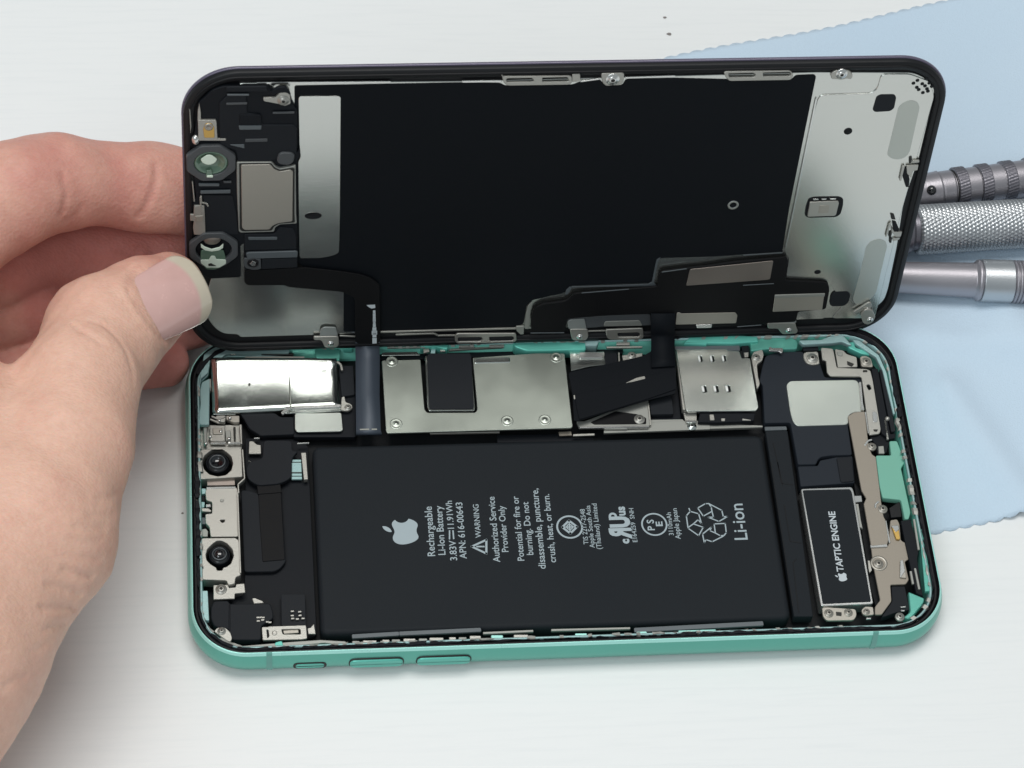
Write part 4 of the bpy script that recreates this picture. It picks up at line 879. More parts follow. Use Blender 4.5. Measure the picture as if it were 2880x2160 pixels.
bar('spring_wire', (66.15, 23.27), (65.56, 16.23), .5, 6.3, .7, 'steel_bright', phone); bar('spring_wire', (66.27, 15.86), (66.15, 10.58), .6, 6.1, .6, 'steel_bright', phone)
P('black_block', [(66.36, 10.11), (68.90, 10.51), (70.09, 14.07), (71.16, 14.28), (70.51, 9.03), (69.19, 5.98), (67.32, 5.80), (67.12, 8.42)], 5.4, 1.5, 'plastic_black', r=.3)
P('contact_spring', [(67.64, 7.44), (68.79, 7.53), (68.68, 5.63), (67.46, 5.67)], 5.8, .5, 'steel_matte', r=.1)
bm = bmesh.new(); bmesh.ops.create_icosphere(bm, subdivisions=2, radius=.55)
for v in bm.verts: v.co += Vector((*(70.50, 13.79), 6.3))
bm_obj('solder_dot', bm, 'steel_light', phone, smooth=True)
P('black_block', [(67.75, -7.07), (70.24, -5.54), (70.03, -9.22), (67.78, -9.37)], 5.0, 1.2, 'rubber_black', r=.2)

# --- screen assembly (built in its own plane: x along the hinge, y away from it, z towards the viewer)
T0 = (-36.724, 14.412); TY = (0.001101, -0.027834)
CXS, CYS = 0, 37.2
scr = loft('display_panel', 149.6, 74.4, 11.0,
    [(.9, 0.0), (.35, .12), (0, .5), (0, .95), (.18, 1.1)], None, phone, 'S', CXS, CYS, cap=(True, True),
    mats=['front_glass', 'glass_edge'], mi=[1, 1, 1, 1, 1], n=18)
loft('screen_frame', 149.0, 73.8, 10.7, [(0, 1.05), (.02, 1.9), (.2, 2.15), (1.0, 2.2), (1.9, 2.15), (2.1, 1.95), (2.15, 1.2)], 'screen_frame', scr, 'S', CXS, CYS, n=18)
loft('frame_ridge', 147.2, 72.0, 9.8, [(0, 2.1), (.05, 2.42), (.35, 2.42), (.4, 2.1)], 'rubber_black', scr, 'S', CXS, CYS, n=16)
loft('frame_floor', 145.0, 69.8, 9.0, [(0, 1.15), (0, 1.5)], 'rubber_black', scr, 'S', CXS, CYS, cap=(False, True), n=16)

def Q(name, pts, w, th, m, r=.25, bev=.08, holes=(), parent=None, label=None):
    return plate(name, pts, w, th, m, parent or scr, r, bev, holes, 'S', label)
W0 = 1.9
back = Q('back_plate', [(-64.13, 71.41), (-21.59, 70.94), (19.64, 71.33), (47.46, 71.67), (66.19, 71.15), (67.42, 70.77), (70.00, 69.39), (71.83, 66.94), (72.00, 64.99), (71.99, 49.31), (71.30, 41.10), (71.07, 35.71), (71.78, 24.98), (72.03, 13.12), (71.79, 9.75), (70.12, 7.26), (68.63, 4.90), (59.38, 4.84), (59.27, 4.62), (27.41, 4.35), (22.35, 4.55), (7.98, 4.29), (-4.29, 4.23), (-4.70, 4.57), (-19.73, 4.49), (-35.06, 4.70), (-35.24, 4.65), (-43.85, 4.31), (-63.97, 4.31), (-64.56, 5.17), (-67.33, 5.43), (-68.89, 6.74), (-70.24, 9.01), (-71.09, 11.52), (-71.25, 13.44), (-70.70, 17.49), (-69.88, 20.94), (-63.96, 38.62), (-64.52, 66.99)], 1.9, .5, 'steel_plate', r=1.2, bev=.12)
# raised corner of the plate and its edge lines
Q('plate_step', [(49.47, 66.13), (59.10, 66.29), (59.99, 67.29), (60.16, 68.01), (60.31, 71.00), (66.01, 70.95), (70.44, 68.98), (72.01, 65.32), (70.88, 34.41), (70.56, 7.06), (70.58, 4.49), (60.93, 4.88), (62.92, 8.78), (59.19, 15.09), (49.34, 16.01), (49.04, 22.88), (47.92, 24.28), (48.05, 38.36), (48.01, 56.82), (48.60, 64.89), (48.93, 65.85)], 2.12, .3, 'steel_plate', r=1.0, bev=.1, parent=back)
# black graphite sheet
gs = Q('graphite_sheet', [(-53.46, 70.60), (-21.60, 70.66), (-14.18, 70.36), (-13.39, 69.70), (-0.16, 69.64), (1.27, 70.44), (4.97, 70.83), (6.26, 69.14), (9.44, 69.31), (10.03, 70.83), (19.64, 70.86), (35.63, 70.03), (42.69, 70.00), (43.30, 71.05), (46.91, 71.14), (47.40, 70.73), (47.13, 36.21), (47.49, 24.48), (47.10, 24.09), (47.47, 24.67), (37.22, 23.95), (32.54, 23.71), (22.03, 23.67), (21.32, 22.89), (20.97, 17.73), (20.57, 16.78), (4.01, 16.58), (2.77, 14.57), (-3.74, 12.75), (-4.84, 11.27), (-5.06, 5.97), (-6.83, 5.05), (-10.50, 5.21), (-17.76, 4.98), (-35.10, 5.05), (-35.08, 5.22), (-42.69, 5.11), (-42.95, 16.71), (-52.56, 25.11), (-52.68, 43.21), (-52.76, 54.98), (-53.37, 64.61)], 2.05, .2, 'graphite_black', r=.5, bev=.04)
turned('screw_ring', (35.33, 37.88), [(1.15, 2.0), (1.15, 2.18), (.72, 2.18), (.68, 2.0), (0, 2.0)], None, gs, 'S', mats=['grey_ridge', 'steel_matte', 'floor_black'], mi=[0, 1, 0, 2])
# bare steel window beside the earpiece
sw = Q('steel_window', [(-52.67, 68.21), (-44.67, 68.10), (-44.17, 38.35), (-44.14, 27.55), (-45.52, 26.81), (-47.83, 26.31), (-51.71, 26.37), (-52.06, 26.78), (-52.42, 43.29), (-52.55, 52.12), (-52.09, 53.09), (-52.37, 56.27)], 2.2, .2, 'steel_plate', r=.7, bev=.04)
turned('oval_hole', (-49.45, 37.81), [(1.7, 2.15), (1.7, 2.225), (1.45, 2.235), (1.42, 2.215), (0, 2.215)], None, sw, 'S', mats=['steel_plate', 'floor_black'], mi=[0, 1, 1, 1], sx=1.0, sy=.55)

# earpiece and sensor block
sb = Q('sensor_block', [(-69.95, 69.09), (-68.85, 70.46), (-66.86, 71.23), (-58.37, 71.04), (-57.47, 69.74), (-54.56, 69.67), (-53.81, 66.84), (-52.88, 64.93), (-52.60, 40.39), (-52.44, 23.89), (-59.83, 23.89), (-63.12, 24.01), (-63.18, 31.11), (-63.85, 30.61), (-63.80, 21.91), (-70.08, 21.74), (-72.55, 24.09), (-72.75, 34.02), (-73.17, 41.68), (-72.39, 43.53), (-72.81, 50.98), (-72.59, 58.27), (-71.61, 67.26)], 2.6, 1.2, 'plastic_black', r=.6, bev=.15)
def S_(name, pts, w, th, m, r=.15, bev=.06): return Q(name, pts, w, th, m, r, bev, parent=sb)
S_('block_step', [(-67.63, 67.33), (-65.98, 69.40), (-62.55, 69.32), (-62.38, 64.85), (-59.83, 64.32), (-59.47, 61.93), (-53.59, 61.78), (-52.94, 60.81), (-52.87, 53.29), (-57.24, 53.17), (-57.98, 52.70), (-64.28, 52.88), (-64.63, 55.81), (-67.57, 56.86), (-67.68, 63.09)], 2.9, .5, 'plastic_dark', .4, .15)
S_('block_step', [(-66.33, 71.35), (-58.75, 71.29), (-58.39, 70.00), (-66.16, 70.18)], 2.9, .5, 'plastic_dark', .3, .12)
S_('block_step', [(-63.85, 64.73), (-59.84, 64.52), (-59.65, 62.14), (-63.86, 62.24)], 3.1, .4, 'plastic_black', .2, .1)
S_('block_step', [(-71.45, 44.27), (-65.47, 44.08), (-64.75, 39.54), (-64.41, 34.01), (-70.48, 34.22), (-70.89, 44.38)], 2.8, .5, 'plastic_dark', .3, .1)
S_('block_step', [(-63.08, 33.97), (-57.17, 33.77), (-56.04, 35.54), (-53.37, 35.19), (-52.77, 32.58), (-52.74, 29.46), (-63.10, 29.55)], 2.9, .5, 'plastic_dark', .4, .15)
for pts, m_ in (([(-64.05, 61.97), (-59.66, 61.91), (-59.75, 60.91), (-63.87, 60.97)], 'grey_ridge'), ([(-65.73, 57.27), (-62.97, 57.27), (-62.94, 56.30), (-64.63, 56.83)], 'grey_ridge'), ([(-71.86, 47.60), (-67.83, 47.48), (-67.88, 46.79), (-71.82, 46.91)], 'grey_ridge'),
        ([(-71.52, 45.73), (-65.68, 45.73), (-65.75, 44.93), (-71.54, 44.98)], 'grey_ridge'), ([(-67.12, 48.08), (-65.53, 48.04), (-65.54, 47.54), (-66.94, 47.58)], 'grey_plastic'), ([(-62.33, 33.21), (-56.60, 33.07), (-56.60, 32.34), (-62.23, 32.48)], 'grey_ridge'),
        ([(-66.17, 69.68), (-62.01, 69.59), (-62.01, 69.24), (-66.08, 69.33)], 'grey_ridge'), ([(-66.37, 67.58), (-62.38, 67.61), (-62.38, 67.14), (-66.28, 67.11)], 'grey_plastic'), ([(-57.57, 65.10), (-53.46, 65.12), (-53.45, 64.69), (-57.56, 64.70)], 'grey_plastic'), ([(-62.78, 58.59), (-58.55, 58.60), (-58.55, 57.87), (-62.79, 57.86)], 'grey_plastic')):
    S_('moulded_ridge', pts, 3.05, .3, m_)
S_('clamp_bar', [(-62.82, 28.85), (-62.34, 29.10), (-52.84, 29.16), (-52.45, 28.75), (-52.53, 27.44), (-62.54, 27.40)], 3.1, .5, 'grey_ridge', .3, .12)
S_('clamp_plate', [(-63.21, 27.56), (-59.85, 27.31), (-59.75, 24.66), (-60.24, 24.41), (-61.39, 24.32), (-62.93, 24.91), (-63.31, 26.24)], 3.1, .5, 'grey_plastic', .4, .12)
S_('clamp_plate', [(-59.66, 27.04), (-52.53, 27.18), (-52.50, 24.66), (-59.66, 24.39)], 3.0, .4, 'plastic_dark', .2, .1)
bm = bmesh.new(); lathe(bm, *(-61.40, 26.31), [(1.15, 3.0), (1.1, 3.3), (.85, 3.34), (.8, 3.2), (0, 3.2)], 24); bm_obj('screw_seat', bm, 'rubber_black', sb, 'S')
S_('screw_pin', [(-62.08, 26.35), (-61.50, 27.12), (-60.79, 26.70), (-61.02, 25.78), (-61.60, 25.72)], 3.45, .3, 'steel_bright', .05)
# earpiece speaker can
ec = Q('earpiece_can', [(-64.52, 52.90), (-57.71, 52.76), (-56.97, 51.58), (-56.13, 51.06), (-53.71, 51.61), (-53.11, 51.84), (-52.88, 39.34), (-52.72, 36.64), (-56.05, 36.49), (-57.00, 35.75), (-57.19, 34.60), (-63.85, 34.56), (-64.19, 34.96), (-64.45, 44.36)], 3.15, 1.0, 'steel_matte', r=.35, bev=.12, parent=sb)
ecin = plate('earpiece_lid', [(-63.66, 52.43), (-58.00, 52.40), (-57.25, 51.15), (-56.13, 50.50), (-54.08, 50.93), (-53.61, 50.43), (-53.61, 39.55), (-53.60, 37.49), (-56.45, 37.07), (-57.49, 36.46), (-58.15, 35.45), (-63.09, 35.49), (-63.56, 36.15), (-63.61, 44.51)], 3.4, .3, 'steel_warm', ec, .35, .1, (), 'S')
gr = plate('lid_groove', [(-64.00, 52.72), (-57.85, 52.60), (-57.16, 51.43), (-56.13, 50.78), (-53.90, 51.26), (-53.30, 51.19), (-53.23, 39.44), (-53.11, 37.00), (-56.25, 36.79), (-57.20, 36.10), (-57.67, 34.96), (-63.47, 34.97), (-64.00, 35.56), (-63.98, 44.44)], 3.22, .1, 'recess_dark', ec, .35, .03, (), 'S')
S_('rubber_plug', [(-56.43, 54.80), (-55.79, 55.27), (-53.93, 55.09), (-53.28, 54.47), (-53.54, 52.76), (-54.47, 52.05), (-56.14, 52.34), (-56.80, 53.10)], 3.4, .8, 'grey_plastic', .6, .2)
S_('rubber_plug', [(-53.73, 54.47), (-52.80, 54.93), (-52.40, 55.65), (-52.14, 54.18), (-52.78, 52.97), (-53.52, 52.75)], 3.0, .6, 'plastic_black', .2)
S_('rubber_plug', [(-56.05, 35.72), (-53.57, 35.89), (-52.71, 35.22), (-52.69, 33.28), (-56.04, 33.65)], 3.1, .7, 'grey_plastic', .5, .2) if False else None
# gold pad, flood line, side spring
S_('gold_pad_plate', [(-71.72, 63.54), (-68.32, 63.46), (-68.20, 62.79), (-68.07, 58.85), (-66.45, 58.80), (-66.46, 58.32), (-71.68, 58.46)], 3.05, .5, 'steel_light')
S_('gold_pad', [(-70.77, 61.51), (-70.24, 62.81), (-69.15, 62.78), (-68.62, 61.70), (-68.61, 59.19), (-70.57, 59.24)], 3.15, .3, 'gold', .3)
turned('rivet', (-69.68, 61.93), [(.85, 3.1), (.8, 3.3), (.5, 3.35), (.4, 3.22), (0, 3.22)], 'steel_warm', sb, 'S')
S_('side_spring', [(-71.34, 67.50), (-71.11, 65.15), (-71.13, 63.49), (-71.77, 63.51), (-71.67, 65.87)], 3.0, .5, 'steel_light')
S_('side_spring', [(-73.29, 65.89), (-73.08, 65.65), (-72.94, 61.63), (-73.19, 59.96)], 2.6, .4, 'steel_matte')
S_('side_spring', [(-73.15, 47.79), (-72.91, 47.78), (-72.60, 42.53), (-72.88, 42.54)], 2.6, .4, 'steel_light')
turned('contact_ball', (-72.22, 58.51), [(.75, 2.6), (.7, 3.1), (.4, 3.4), (0, 3.45)], 'steel_bright', sb, 'S', sy=1.5)
turned('contact_ball', (-73.26, 54.83), [(.35, 2.5), (.3, 2.8), (0, 2.95)], 'steel_light', sb, 'S')
# upper sensor: smoky ring with pale lens
c = (-69.38, 53.00)
def oct_ring(name, c, r0, r1, w, th, m):
    o = [(c[0] + r0 * math.cos(math.radians(22.5 + 45 * k)), c[1] + r0 * .93 * math.sin(math.radians(22.5 + 45 * k))) for k in range(8)]
    h = [(c[0] + r1 * math.cos(math.radians(18 * k)), c[1] + r1 * .9 * math.sin(math.radians(18 * k))) for k in range(20)]
    return Q(name, o, w, th, m, .6, .15, [h], parent=sb)
oct_ring('sensor_ring', c, 5.1, 3.3, 3.5, 1.2, 'grey_plastic')
turned('sensor_lens', c, [(3.4, 2.5), (3.3, 3.2), (2.9, 3.35), (2.4, 3.0), (1.5, 2.7), (0, 2.65)], 'green_glass', sb, 'S', sy=.9)
S_('sensor_window', [(-71.44, 54.10), (-70.73, 54.69), (-70.17, 55.21), (-69.25, 55.18), (-68.71, 54.63), (-68.16, 54.01), (-68.73, 53.05), (-69.84, 52.59), (-70.94, 53.11)], 3.5, .25, 'pale_glass', .5, .1)
S_('sensor_foot', [(-70.45, 49.77), (-70.24, 51.36), (-69.32, 51.45), (-69.06, 49.60)], 3.55, .3, 'green_glass')
S_('sensor_foot', [(-70.26, 50.17), (-69.06, 50.23), (-69.06, 49.69), (-70.27, 49.72)], 3.75, .2, 'pale_glass')
# silver tab between the sensors
S_('silver_tab', [(-72.84, 41.90), (-70.84, 41.96), (-70.80, 40.70), (-70.71, 34.57), (-71.06, 34.12), (-72.98, 34.34), (-73.14, 36.19), (-72.92, 37.92), (-73.67, 38.05), (-73.64, 39.65), (-72.94, 39.62)], 3.1, .5, 'steel_light', .2)
S_('silver_tab', [(-72.67, 39.32), (-71.13, 39.40), (-71.09, 37.88), (-72.60, 37.85)], 3.25, .2, 'steel_warm', .1)
for a_, b_ in (((-71.45, 44.49), (-71.39, 42.73)), ((-71.39, 42.73), (-70.36, 42.45)), ((-70.36, 42.45), (-70.09, 41.68)), ((-71.55, 44.11), (-71.53, 39.85))):
    bar('wire_hook', a_, b_, .35, 3.15, .3, 'steel_light', sb, 'S')
# lower sensor
c = (-69.18, 30.30)
oct_ring('sensor_ring', c, 5.2, 3.6, 3.4, 1.0, 'grey_plastic')
turned('sensor_lens', (-69.47, 33.04), [(1.7, 2.5), (1.7, 3.2), (1.4, 3.35), (0, 3.3)], 'brown_foil', sb, 'S', sy=.85)
S_('sensor_window', [(-71.70, 32.30), (-70.92, 31.50), (-69.59, 30.80), (-68.07, 31.27), (-67.26, 32.15), (-67.31, 31.11), (-68.07, 30.49), (-69.60, 30.20), (-70.93, 30.59), (-71.68, 31.39)], 3.7, .25, 'pale_glass', .1)
S_('sensor_window', [(-71.70, 30.17), (-67.22, 30.07), (-66.86, 28.23), (-66.78, 26.38), (-67.94, 25.37), (-69.10, 24.89), (-70.63, 25.07), (-71.76, 26.69), (-71.82, 28.40)], 3.3, .35, 'green_glass', .4)
S_('sensor_window', [(-69.72, 28.81), (-68.96, 28.78), (-68.68, 27.86), (-66.77, 27.66), (-66.78, 26.61), (-68.13, 25.60), (-70.63, 25.69), (-71.75, 26.92), (-71.83, 27.84), (-70.21, 27.78)], 3.5, .2, 'pale_glass', .2)
S_('sensor_slot', [(-70.33, 26.75), (-69.75, 26.94), (-68.71, 26.17), (-70.28, 26.17)], 3.6, .12, 'recess_dark', .1)
# top-left screw with its tab
tb_ = S_('screw_tab', [(-59.39, 68.74), (-57.12, 68.78), (-56.49, 69.66), (-55.86, 70.46), (-55.14, 70.44), (-54.31, 69.14), (-54.20, 67.26), (-55.29, 66.70), (-56.39, 67.20), (-59.30, 67.97)], 3.15, .5, 'steel_light', .2)
screw((-55.58, 68.08), 3.2, 1.15, sb, 'S')
S_('screw_shroud', [(-58.03, 70.31), (-56.77, 71.56), (-55.14, 71.64), (-54.40, 70.23), (-54.13, 69.52), (-55.13, 70.25), (-56.76, 70.05), (-57.57, 69.37)], 3.5, .6, 'plastic_black', .4, .15)

# hinge-side and top brackets with slots, small holed lugs
def lug(pts, c, w=2.5, r=.7, m='steel_light'):
    t = Q('hinge_lug', pts, w, .5, m, .5, .12); screw(c, w, r, t, 'S', 'steel_bright'); return t
def slotted(name, outer, slots, w=2.5):
    return Q(name, outer, w, .5, 'steel_light', .5, .12, holes=[[(x, y) for x, y in s] for s in slots])
slotted('slotted_bracket', [(-14.30, 73.02), (-13.89, 72.42), (-0.70, 72.25), (-0.46, 70.48), (-1.17, 70.07), (-12.90, 70.10), (-13.69, 70.78)], [[(-13.11, 71.89), (-8.29, 71.88), (-7.87, 71.24), (-8.13, 70.96), (-12.96, 71.00), (-13.26, 71.36)], [(-6.34, 71.88), (-1.51, 71.92), (-1.07, 71.09), (-1.42, 70.86), (-6.27, 70.89)]])
Q('bracket_tail', [(-0.62, 72.57), (0.90, 72.61), (1.10, 70.96), (0.29, 70.67), (-0.46, 70.64)], 2.4, .5, 'steel_light', .2)
bar('plate_rim', (1.13, 70.76), (4.91, 71.33), .35, 2.4, .3, 'steel_bright', scr, 'S')
slotted('slotted_bracket', [(28.84, 72.45), (29.42, 72.70), (42.06, 72.59), (42.78, 71.21), (42.33, 70.28), (30.24, 70.29), (29.46, 71.08)], [[(29.76, 72.14), (34.77, 72.20), (35.30, 71.55), (34.91, 71.13), (30.12, 71.19)], [(36.57, 72.20), (41.94, 72.26), (42.21, 71.57), (41.92, 71.23), (36.77, 71.30)]])
lug([(4.94, 72.72), (9.42, 72.74), (9.57, 70.85), (9.24, 69.91), (6.17, 69.58), (5.33, 70.59)], (7.33, 71.21), r=1.4)
lug([(49.99, 71.63), (50.85, 72.44), (53.52, 72.50), (54.41, 71.53), (54.55, 70.69), (54.28, 70.22), (53.48, 70.43), (52.39, 70.07), (51.39, 70.33), (50.43, 70.31)], (52.24, 71.58), r=1.2)
bar('plate_rim', (-21.62, 70.99), (-14.04, 70.97), .45, 2.15, .3, 'steel_bright', scr, 'S'); bar('plate_rim', (9.80, 71.24), (19.57, 71.45), .4, 2.15, .3, 'steel_bright', scr, 'S')
bar('plate_rim', (-60.53, 71.53), (-35.21, 71.20), .4, 2.15, .3, 'steel_bright', scr, 'S')

# right part of the plate: recesses, vents, chip window, spring clips
mat('recess_grey', (.50, .52, .48), .75, .42, .05)
for pts in ([(65.21, 62.83), (66.24, 64.15), (67.54, 64.49), (68.81, 63.97), (69.55, 62.61), (69.64, 50.90), (68.90, 49.53), (67.39, 49.06), (66.12, 49.48), (65.07, 50.39)], [(65.05, 25.49), (65.80, 27.09), (67.33, 27.71), (68.89, 26.98), (69.51, 25.61), (69.48, 12.38), (68.67, 10.44), (67.27, 8.80), (65.59, 8.86), (64.72, 10.31), (65.03, 18.39)]):
    Q('adhesive_recess', pts, 2.16, .1, 'recess_grey', .7, .02, parent=back)
for pts in ([(60.26, 65.51), (60.95, 66.03), (63.76, 66.03), (64.32, 65.29), (64.39, 62.49), (63.74, 61.77), (60.65, 61.60), (60.05, 62.22)], [(59.77, 11.91), (60.35, 12.78), (63.26, 12.84), (64.00, 11.88), (63.91, 9.50), (63.13, 8.54), (60.41, 8.56), (59.82, 9.37)]):
    Q('foam_pad', pts, 2.2, .15, 'plastic_dark', .6, .04, parent=back)
turned('pin_hole', (56.03, 56.78), [(.85, 2.1), (.85, 2.17), (0, 2.17)], 'floor_black', back, 'S'); turned('pin_hole', (55.82, 18.64), [(.7, 2.1), (.7, 2.17), (0, 2.17)], 'floor_black', back, 'S', sy=.8)
for x, y in [(67.16, 68.69), (67.84, 69.37), (68.03, 67.63), (68.52, 67.06), (68.97, 68.50), (69.62, 67.96), (69.51, 66.27), (70.15, 67.22), (69.56, 69.84), (70.36, 68.66), (71.01, 67.81), (70.46, 66.61)]: 
    turned('vent_hole', (x, y), [(.38, 2.1), (.38, 2.17), (0, 2.17)], 'floor_black', back, 'S')
cw = Q('chip_window', [(50.68, 39.24), (51.81, 39.67), (57.02, 39.61), (57.96, 39.01), (58.23, 37.17), (58.11, 34.81), (57.33, 33.99), (51.49, 33.97), (50.58, 34.66), (50.44, 36.89)], 2.2, .15, 'floor_black', .6, .03, parent=back)
Q('chip', [(51.07, 38.48), (56.93, 38.61), (57.17, 37.95), (57.08, 34.80), (56.72, 34.55), (51.28, 34.51), (51.13, 35.12)], 2.5, .4, 'steel_light', .2, .1, parent=back)
Q('chip_die', [(53.18, 37.55), (55.24, 37.59), (55.38, 35.48), (53.25, 35.45)], 2.55, .1, 'steel_warm', .1, .03, parent=back)
for pts in ([(51.56, 39.25), (52.75, 39.26), (52.80, 38.95), (51.81, 38.90)], [(53.36, 39.24), (54.46, 39.26), (54.31, 38.90), (53.61, 38.92)], [(55.06, 39.24), (56.46, 39.28), (56.31, 38.94), (55.31, 38.92)]): Q('chip_contact', pts, 2.4, .2, 'steel_bright', .08, .03, parent=back)
for pts, w, m_ in (([(69.47, 47.77), (71.93, 47.96), (71.99, 46.55), (71.03, 46.32), (71.09, 44.39), (69.95, 45.71)], 2.6, 'steel_light'), ([(68.59, 47.67), (69.17, 47.78), (69.11, 43.68), (68.66, 43.95)], 2.6, 'steel_light'),
        ([(69.26, 47.27), (69.86, 46.74), (70.83, 44.14), (71.04, 41.94), (70.43, 41.96), (69.18, 44.96)], 2.5, 'floor_black'), ([(69.72, 49.68), (70.27, 49.92), (70.47, 48.51), (70.00, 48.14)], 2.4, 'recess_dark'), ([(70.54, 49.02), (71.92, 49.11), (72.00, 48.47), (70.66, 48.38)], 2.5, 'steel_light'),
        ([(68.51, 34.66), (69.38, 34.37), (69.92, 33.02), (68.98, 33.19)], 2.4, 'recess_dark'), ([(69.30, 32.51), (70.17, 32.22), (71.12, 30.32), (71.00, 28.71), (70.18, 29.27)], 2.5, 'floor_black'), ([(68.58, 32.00), (69.10, 32.52), (68.79, 28.52), (68.48, 28.53)], 2.6, 'steel_light'),
        ([(69.33, 31.18), (70.19, 29.81), (71.84, 29.76), (71.77, 28.42), (70.64, 28.45), (69.57, 29.83)], 2.6, 'steel_light'), ([(69.21, 29.58), (69.80, 29.69), (69.76, 28.21), (69.22, 28.37)], 2.5, 'recess_dark'), ([(70.22, 27.93), (71.72, 28.15), (71.63, 27.48), (70.37, 27.12)], 2.5, 'steel_light'), ([(69.48, 27.82), (70.12, 27.93), (70.16, 26.53), (69.69, 26.65)], 2.4, 'recess_dark')):
    Q('spring_clip', pts, w, .4, m_, .12, .06)
bar('plate_edge', (48.25, 65.30), (48.05, 38.80), .35, 2.3, .25, 'steel_bright', back, 'S'); bar('plate_edge', (48.05, 38.80), (47.84, 25.28), .3, 2.3, .25, 'steel_plate', back, 'S')

# bottom edge hardware
slotted('slotted_bracket', [(-19.43, 3.51), (-18.95, 4.05), (-6.54, 3.59), (-6.28, 1.40), (-6.97, 1.00), (-18.79, 1.07), (-19.34, 1.81)], [[(-18.79, 2.92), (-13.81, 2.85), (-13.57, 2.13), (-13.94, 1.58), (-18.72, 1.64)], [(-12.18, 2.78), (-7.19, 2.77), (-6.83, 1.99), (-7.11, 1.52), (-12.00, 1.55)]])
for a_, b_, wd in (((-35.10, 4.93), (-6.60, 4.81), .45), ((-31.85, 4.06), (-23.79, 4.06), .4), ((-23.79, 4.06), (-22.95, 3.40), .4), ((-22.95, 3.40), (-19.40, 3.31), .4), ((8.62, 3.38), (12.63, 3.36), .35), ((-43.48, 4.18), (-40.27, 3.85), .3)):
    bar('plate_rim', a_, b_, wd, 2.3, .3, 'steel_light', scr, 'S')
Q('bracket_tail', [(-6.68, 5.53), (-4.96, 5.60), (-4.89, 3.19), (-5.60, 3.13), (-6.49, 4.25)], 2.4, .4, 'steel_matte', .2)
Q('plate_strip', [(-4.86, 5.78), (-4.88, 8.86), (-4.66, 11.36), (-3.93, 12.44), (-3.70, 12.01), (-3.95, 9.94), (-3.86, 4.61), (-4.78, 4.64)], 2.3, .15, 'steel_matte', .3, .05)
for pts in ([(2.99, 14.24), (3.08, 15.48), (3.81, 16.41), (4.24, 16.12), (3.76, 14.63), (3.30, 14.09)], [(4.11, 16.40), (20.17, 16.53), (20.92, 17.14), (21.11, 21.91), (21.24, 23.39), (21.98, 23.98), (21.55, 22.43), (21.34, 16.99), (22.08, 15.86), (4.24, 16.12)]):
    Q('sheet_edge', pts, 2.15, .1, 'grey_ridge', .1, .03)
bar('sheet_edge', (39.25, 23.93), (47.52, 24.34), .3, 2.15, .1, 'grey_ridge', scr, 'S')
lug([(4.67, 4.69), (8.48, 4.53), (8.88, 2.38), (8.46, 1.26), (5.90, 1.23), (5.33, 1.82)], (6.98, 2.41), w=2.8)
Q('lug_arm', [(3.98, 6.83), (4.75, 7.36), (7.60, 7.39), (8.27, 4.54), (4.48, 4.61)], 2.7, .3, 'tape_clear', .3)
slotted('slotted_bracket', [(12.34, 3.99), (20.35, 4.09), (20.79, 1.36), (20.39, 0.80), (13.56, 0.95), (12.86, 1.69)], [[(15.11, 2.94), (19.55, 2.92), (20.03, 2.25), (19.80, 1.54), (15.34, 1.67), (15.03, 2.31)]], 2.6)
Q('clear_tape', [(11.88, 5.57), (12.10, 6.40), (19.39, 6.39), (20.17, 4.80), (11.94, 4.94)], 2.55, .2, 'steel_matte', .4)
Q('clear_tape', [(3.96, 7.34), (11.67, 7.87), (21.49, 8.04), (22.05, 4.77), (20.20, 4.70), (11.97, 4.76), (8.51, 4.48), (4.10, 5.79)], 2.4, .2, 'grey_plastic', .3)
lug([(-49.00, 4.65), (-43.81, 4.57), (-43.61, 2.03), (-44.14, 1.35), (-46.55, 1.39), (-47.29, 3.60), (-48.88, 3.66)], (-45.37, 2.59), w=2.8)
Q('lug_arm', [(-47.53, 6.55), (-46.75, 7.21), (-44.36, 6.97), (-43.87, 4.58), (-47.70, 4.60)], 2.6, .3, 'tape_clear', .4)
lug([(46.93, 4.90), (53.03, 4.65), (53.60, 2.91), (53.96, 2.32), (53.82, 1.46), (50.80, 1.30), (50.04, 2.20), (49.49, 3.08), (47.28, 3.17)], (51.93, 2.46), w=2.9)
Q('lug_arm', [(48.25, 7.45), (52.86, 7.26), (53.27, 4.54), (48.67, 4.59)], 2.8, .3, 'tape_clear', .3)
lug([(65.11, 7.30), (68.00, 10.02), (68.63, 9.99), (69.09, 8.56), (67.54, 7.77), (66.80, 7.23), (65.39, 6.86)], (68.19, 7.69), w=2.9, r=.8)
lug([(66.74, 6.95), (67.42, 8.49), (69.14, 8.28), (70.12, 6.25), (69.78, 4.55), (68.74, 3.87), (67.68, 4.49)], (69.03, 5.49), w=3.4, r=.7)

# earpiece ribbon cable: runs down the screen, folds, lies over the board
rc = Q('earpiece_cable', [(-63.13, 24.29), (-59.85, 24.04), (-52.50, 24.38), (-50.56, 24.37), (-43.53, 23.05), (-39.60, 22.05), (-37.42, 20.95), (-35.75, 19.13), (-35.08, 2.39), (-40.23, 2.47), (-40.61, 15.66), (-43.11, 17.38), (-54.20, 19.15), (-55.18, 19.73), (-62.37, 19.95), (-63.14, 20.70)], 2.9, .25, 'flex_black', r=.9, bev=.05)
ribbon('earpiece_cable_fold', [((-40.05, 33.71, 9.66), (-34.95, 33.79, 9.56)), ((-39.97, 34.67, 8.40), (-34.95, 34.54, 8.40)), ((-40.01, 34.40, 7.90), (-34.94, 34.27, 7.90)), ((-40.07, 31.35, 7.20), (-35.02, 31.22, 7.20)), ((-40.43, 22.66, 6.90), (-35.52, 22.52, 6.90)), ((-40.79, 13.80, 6.90), (-35.72, 13.65, 6.90)), ((-40.80, 13.29, 6.60), (-35.54, 13.13, 6.60)), ((-40.69, 13.84, 5.00), (-35.39, 13.68, 5.00))], .16, 'flex_slate', phone)
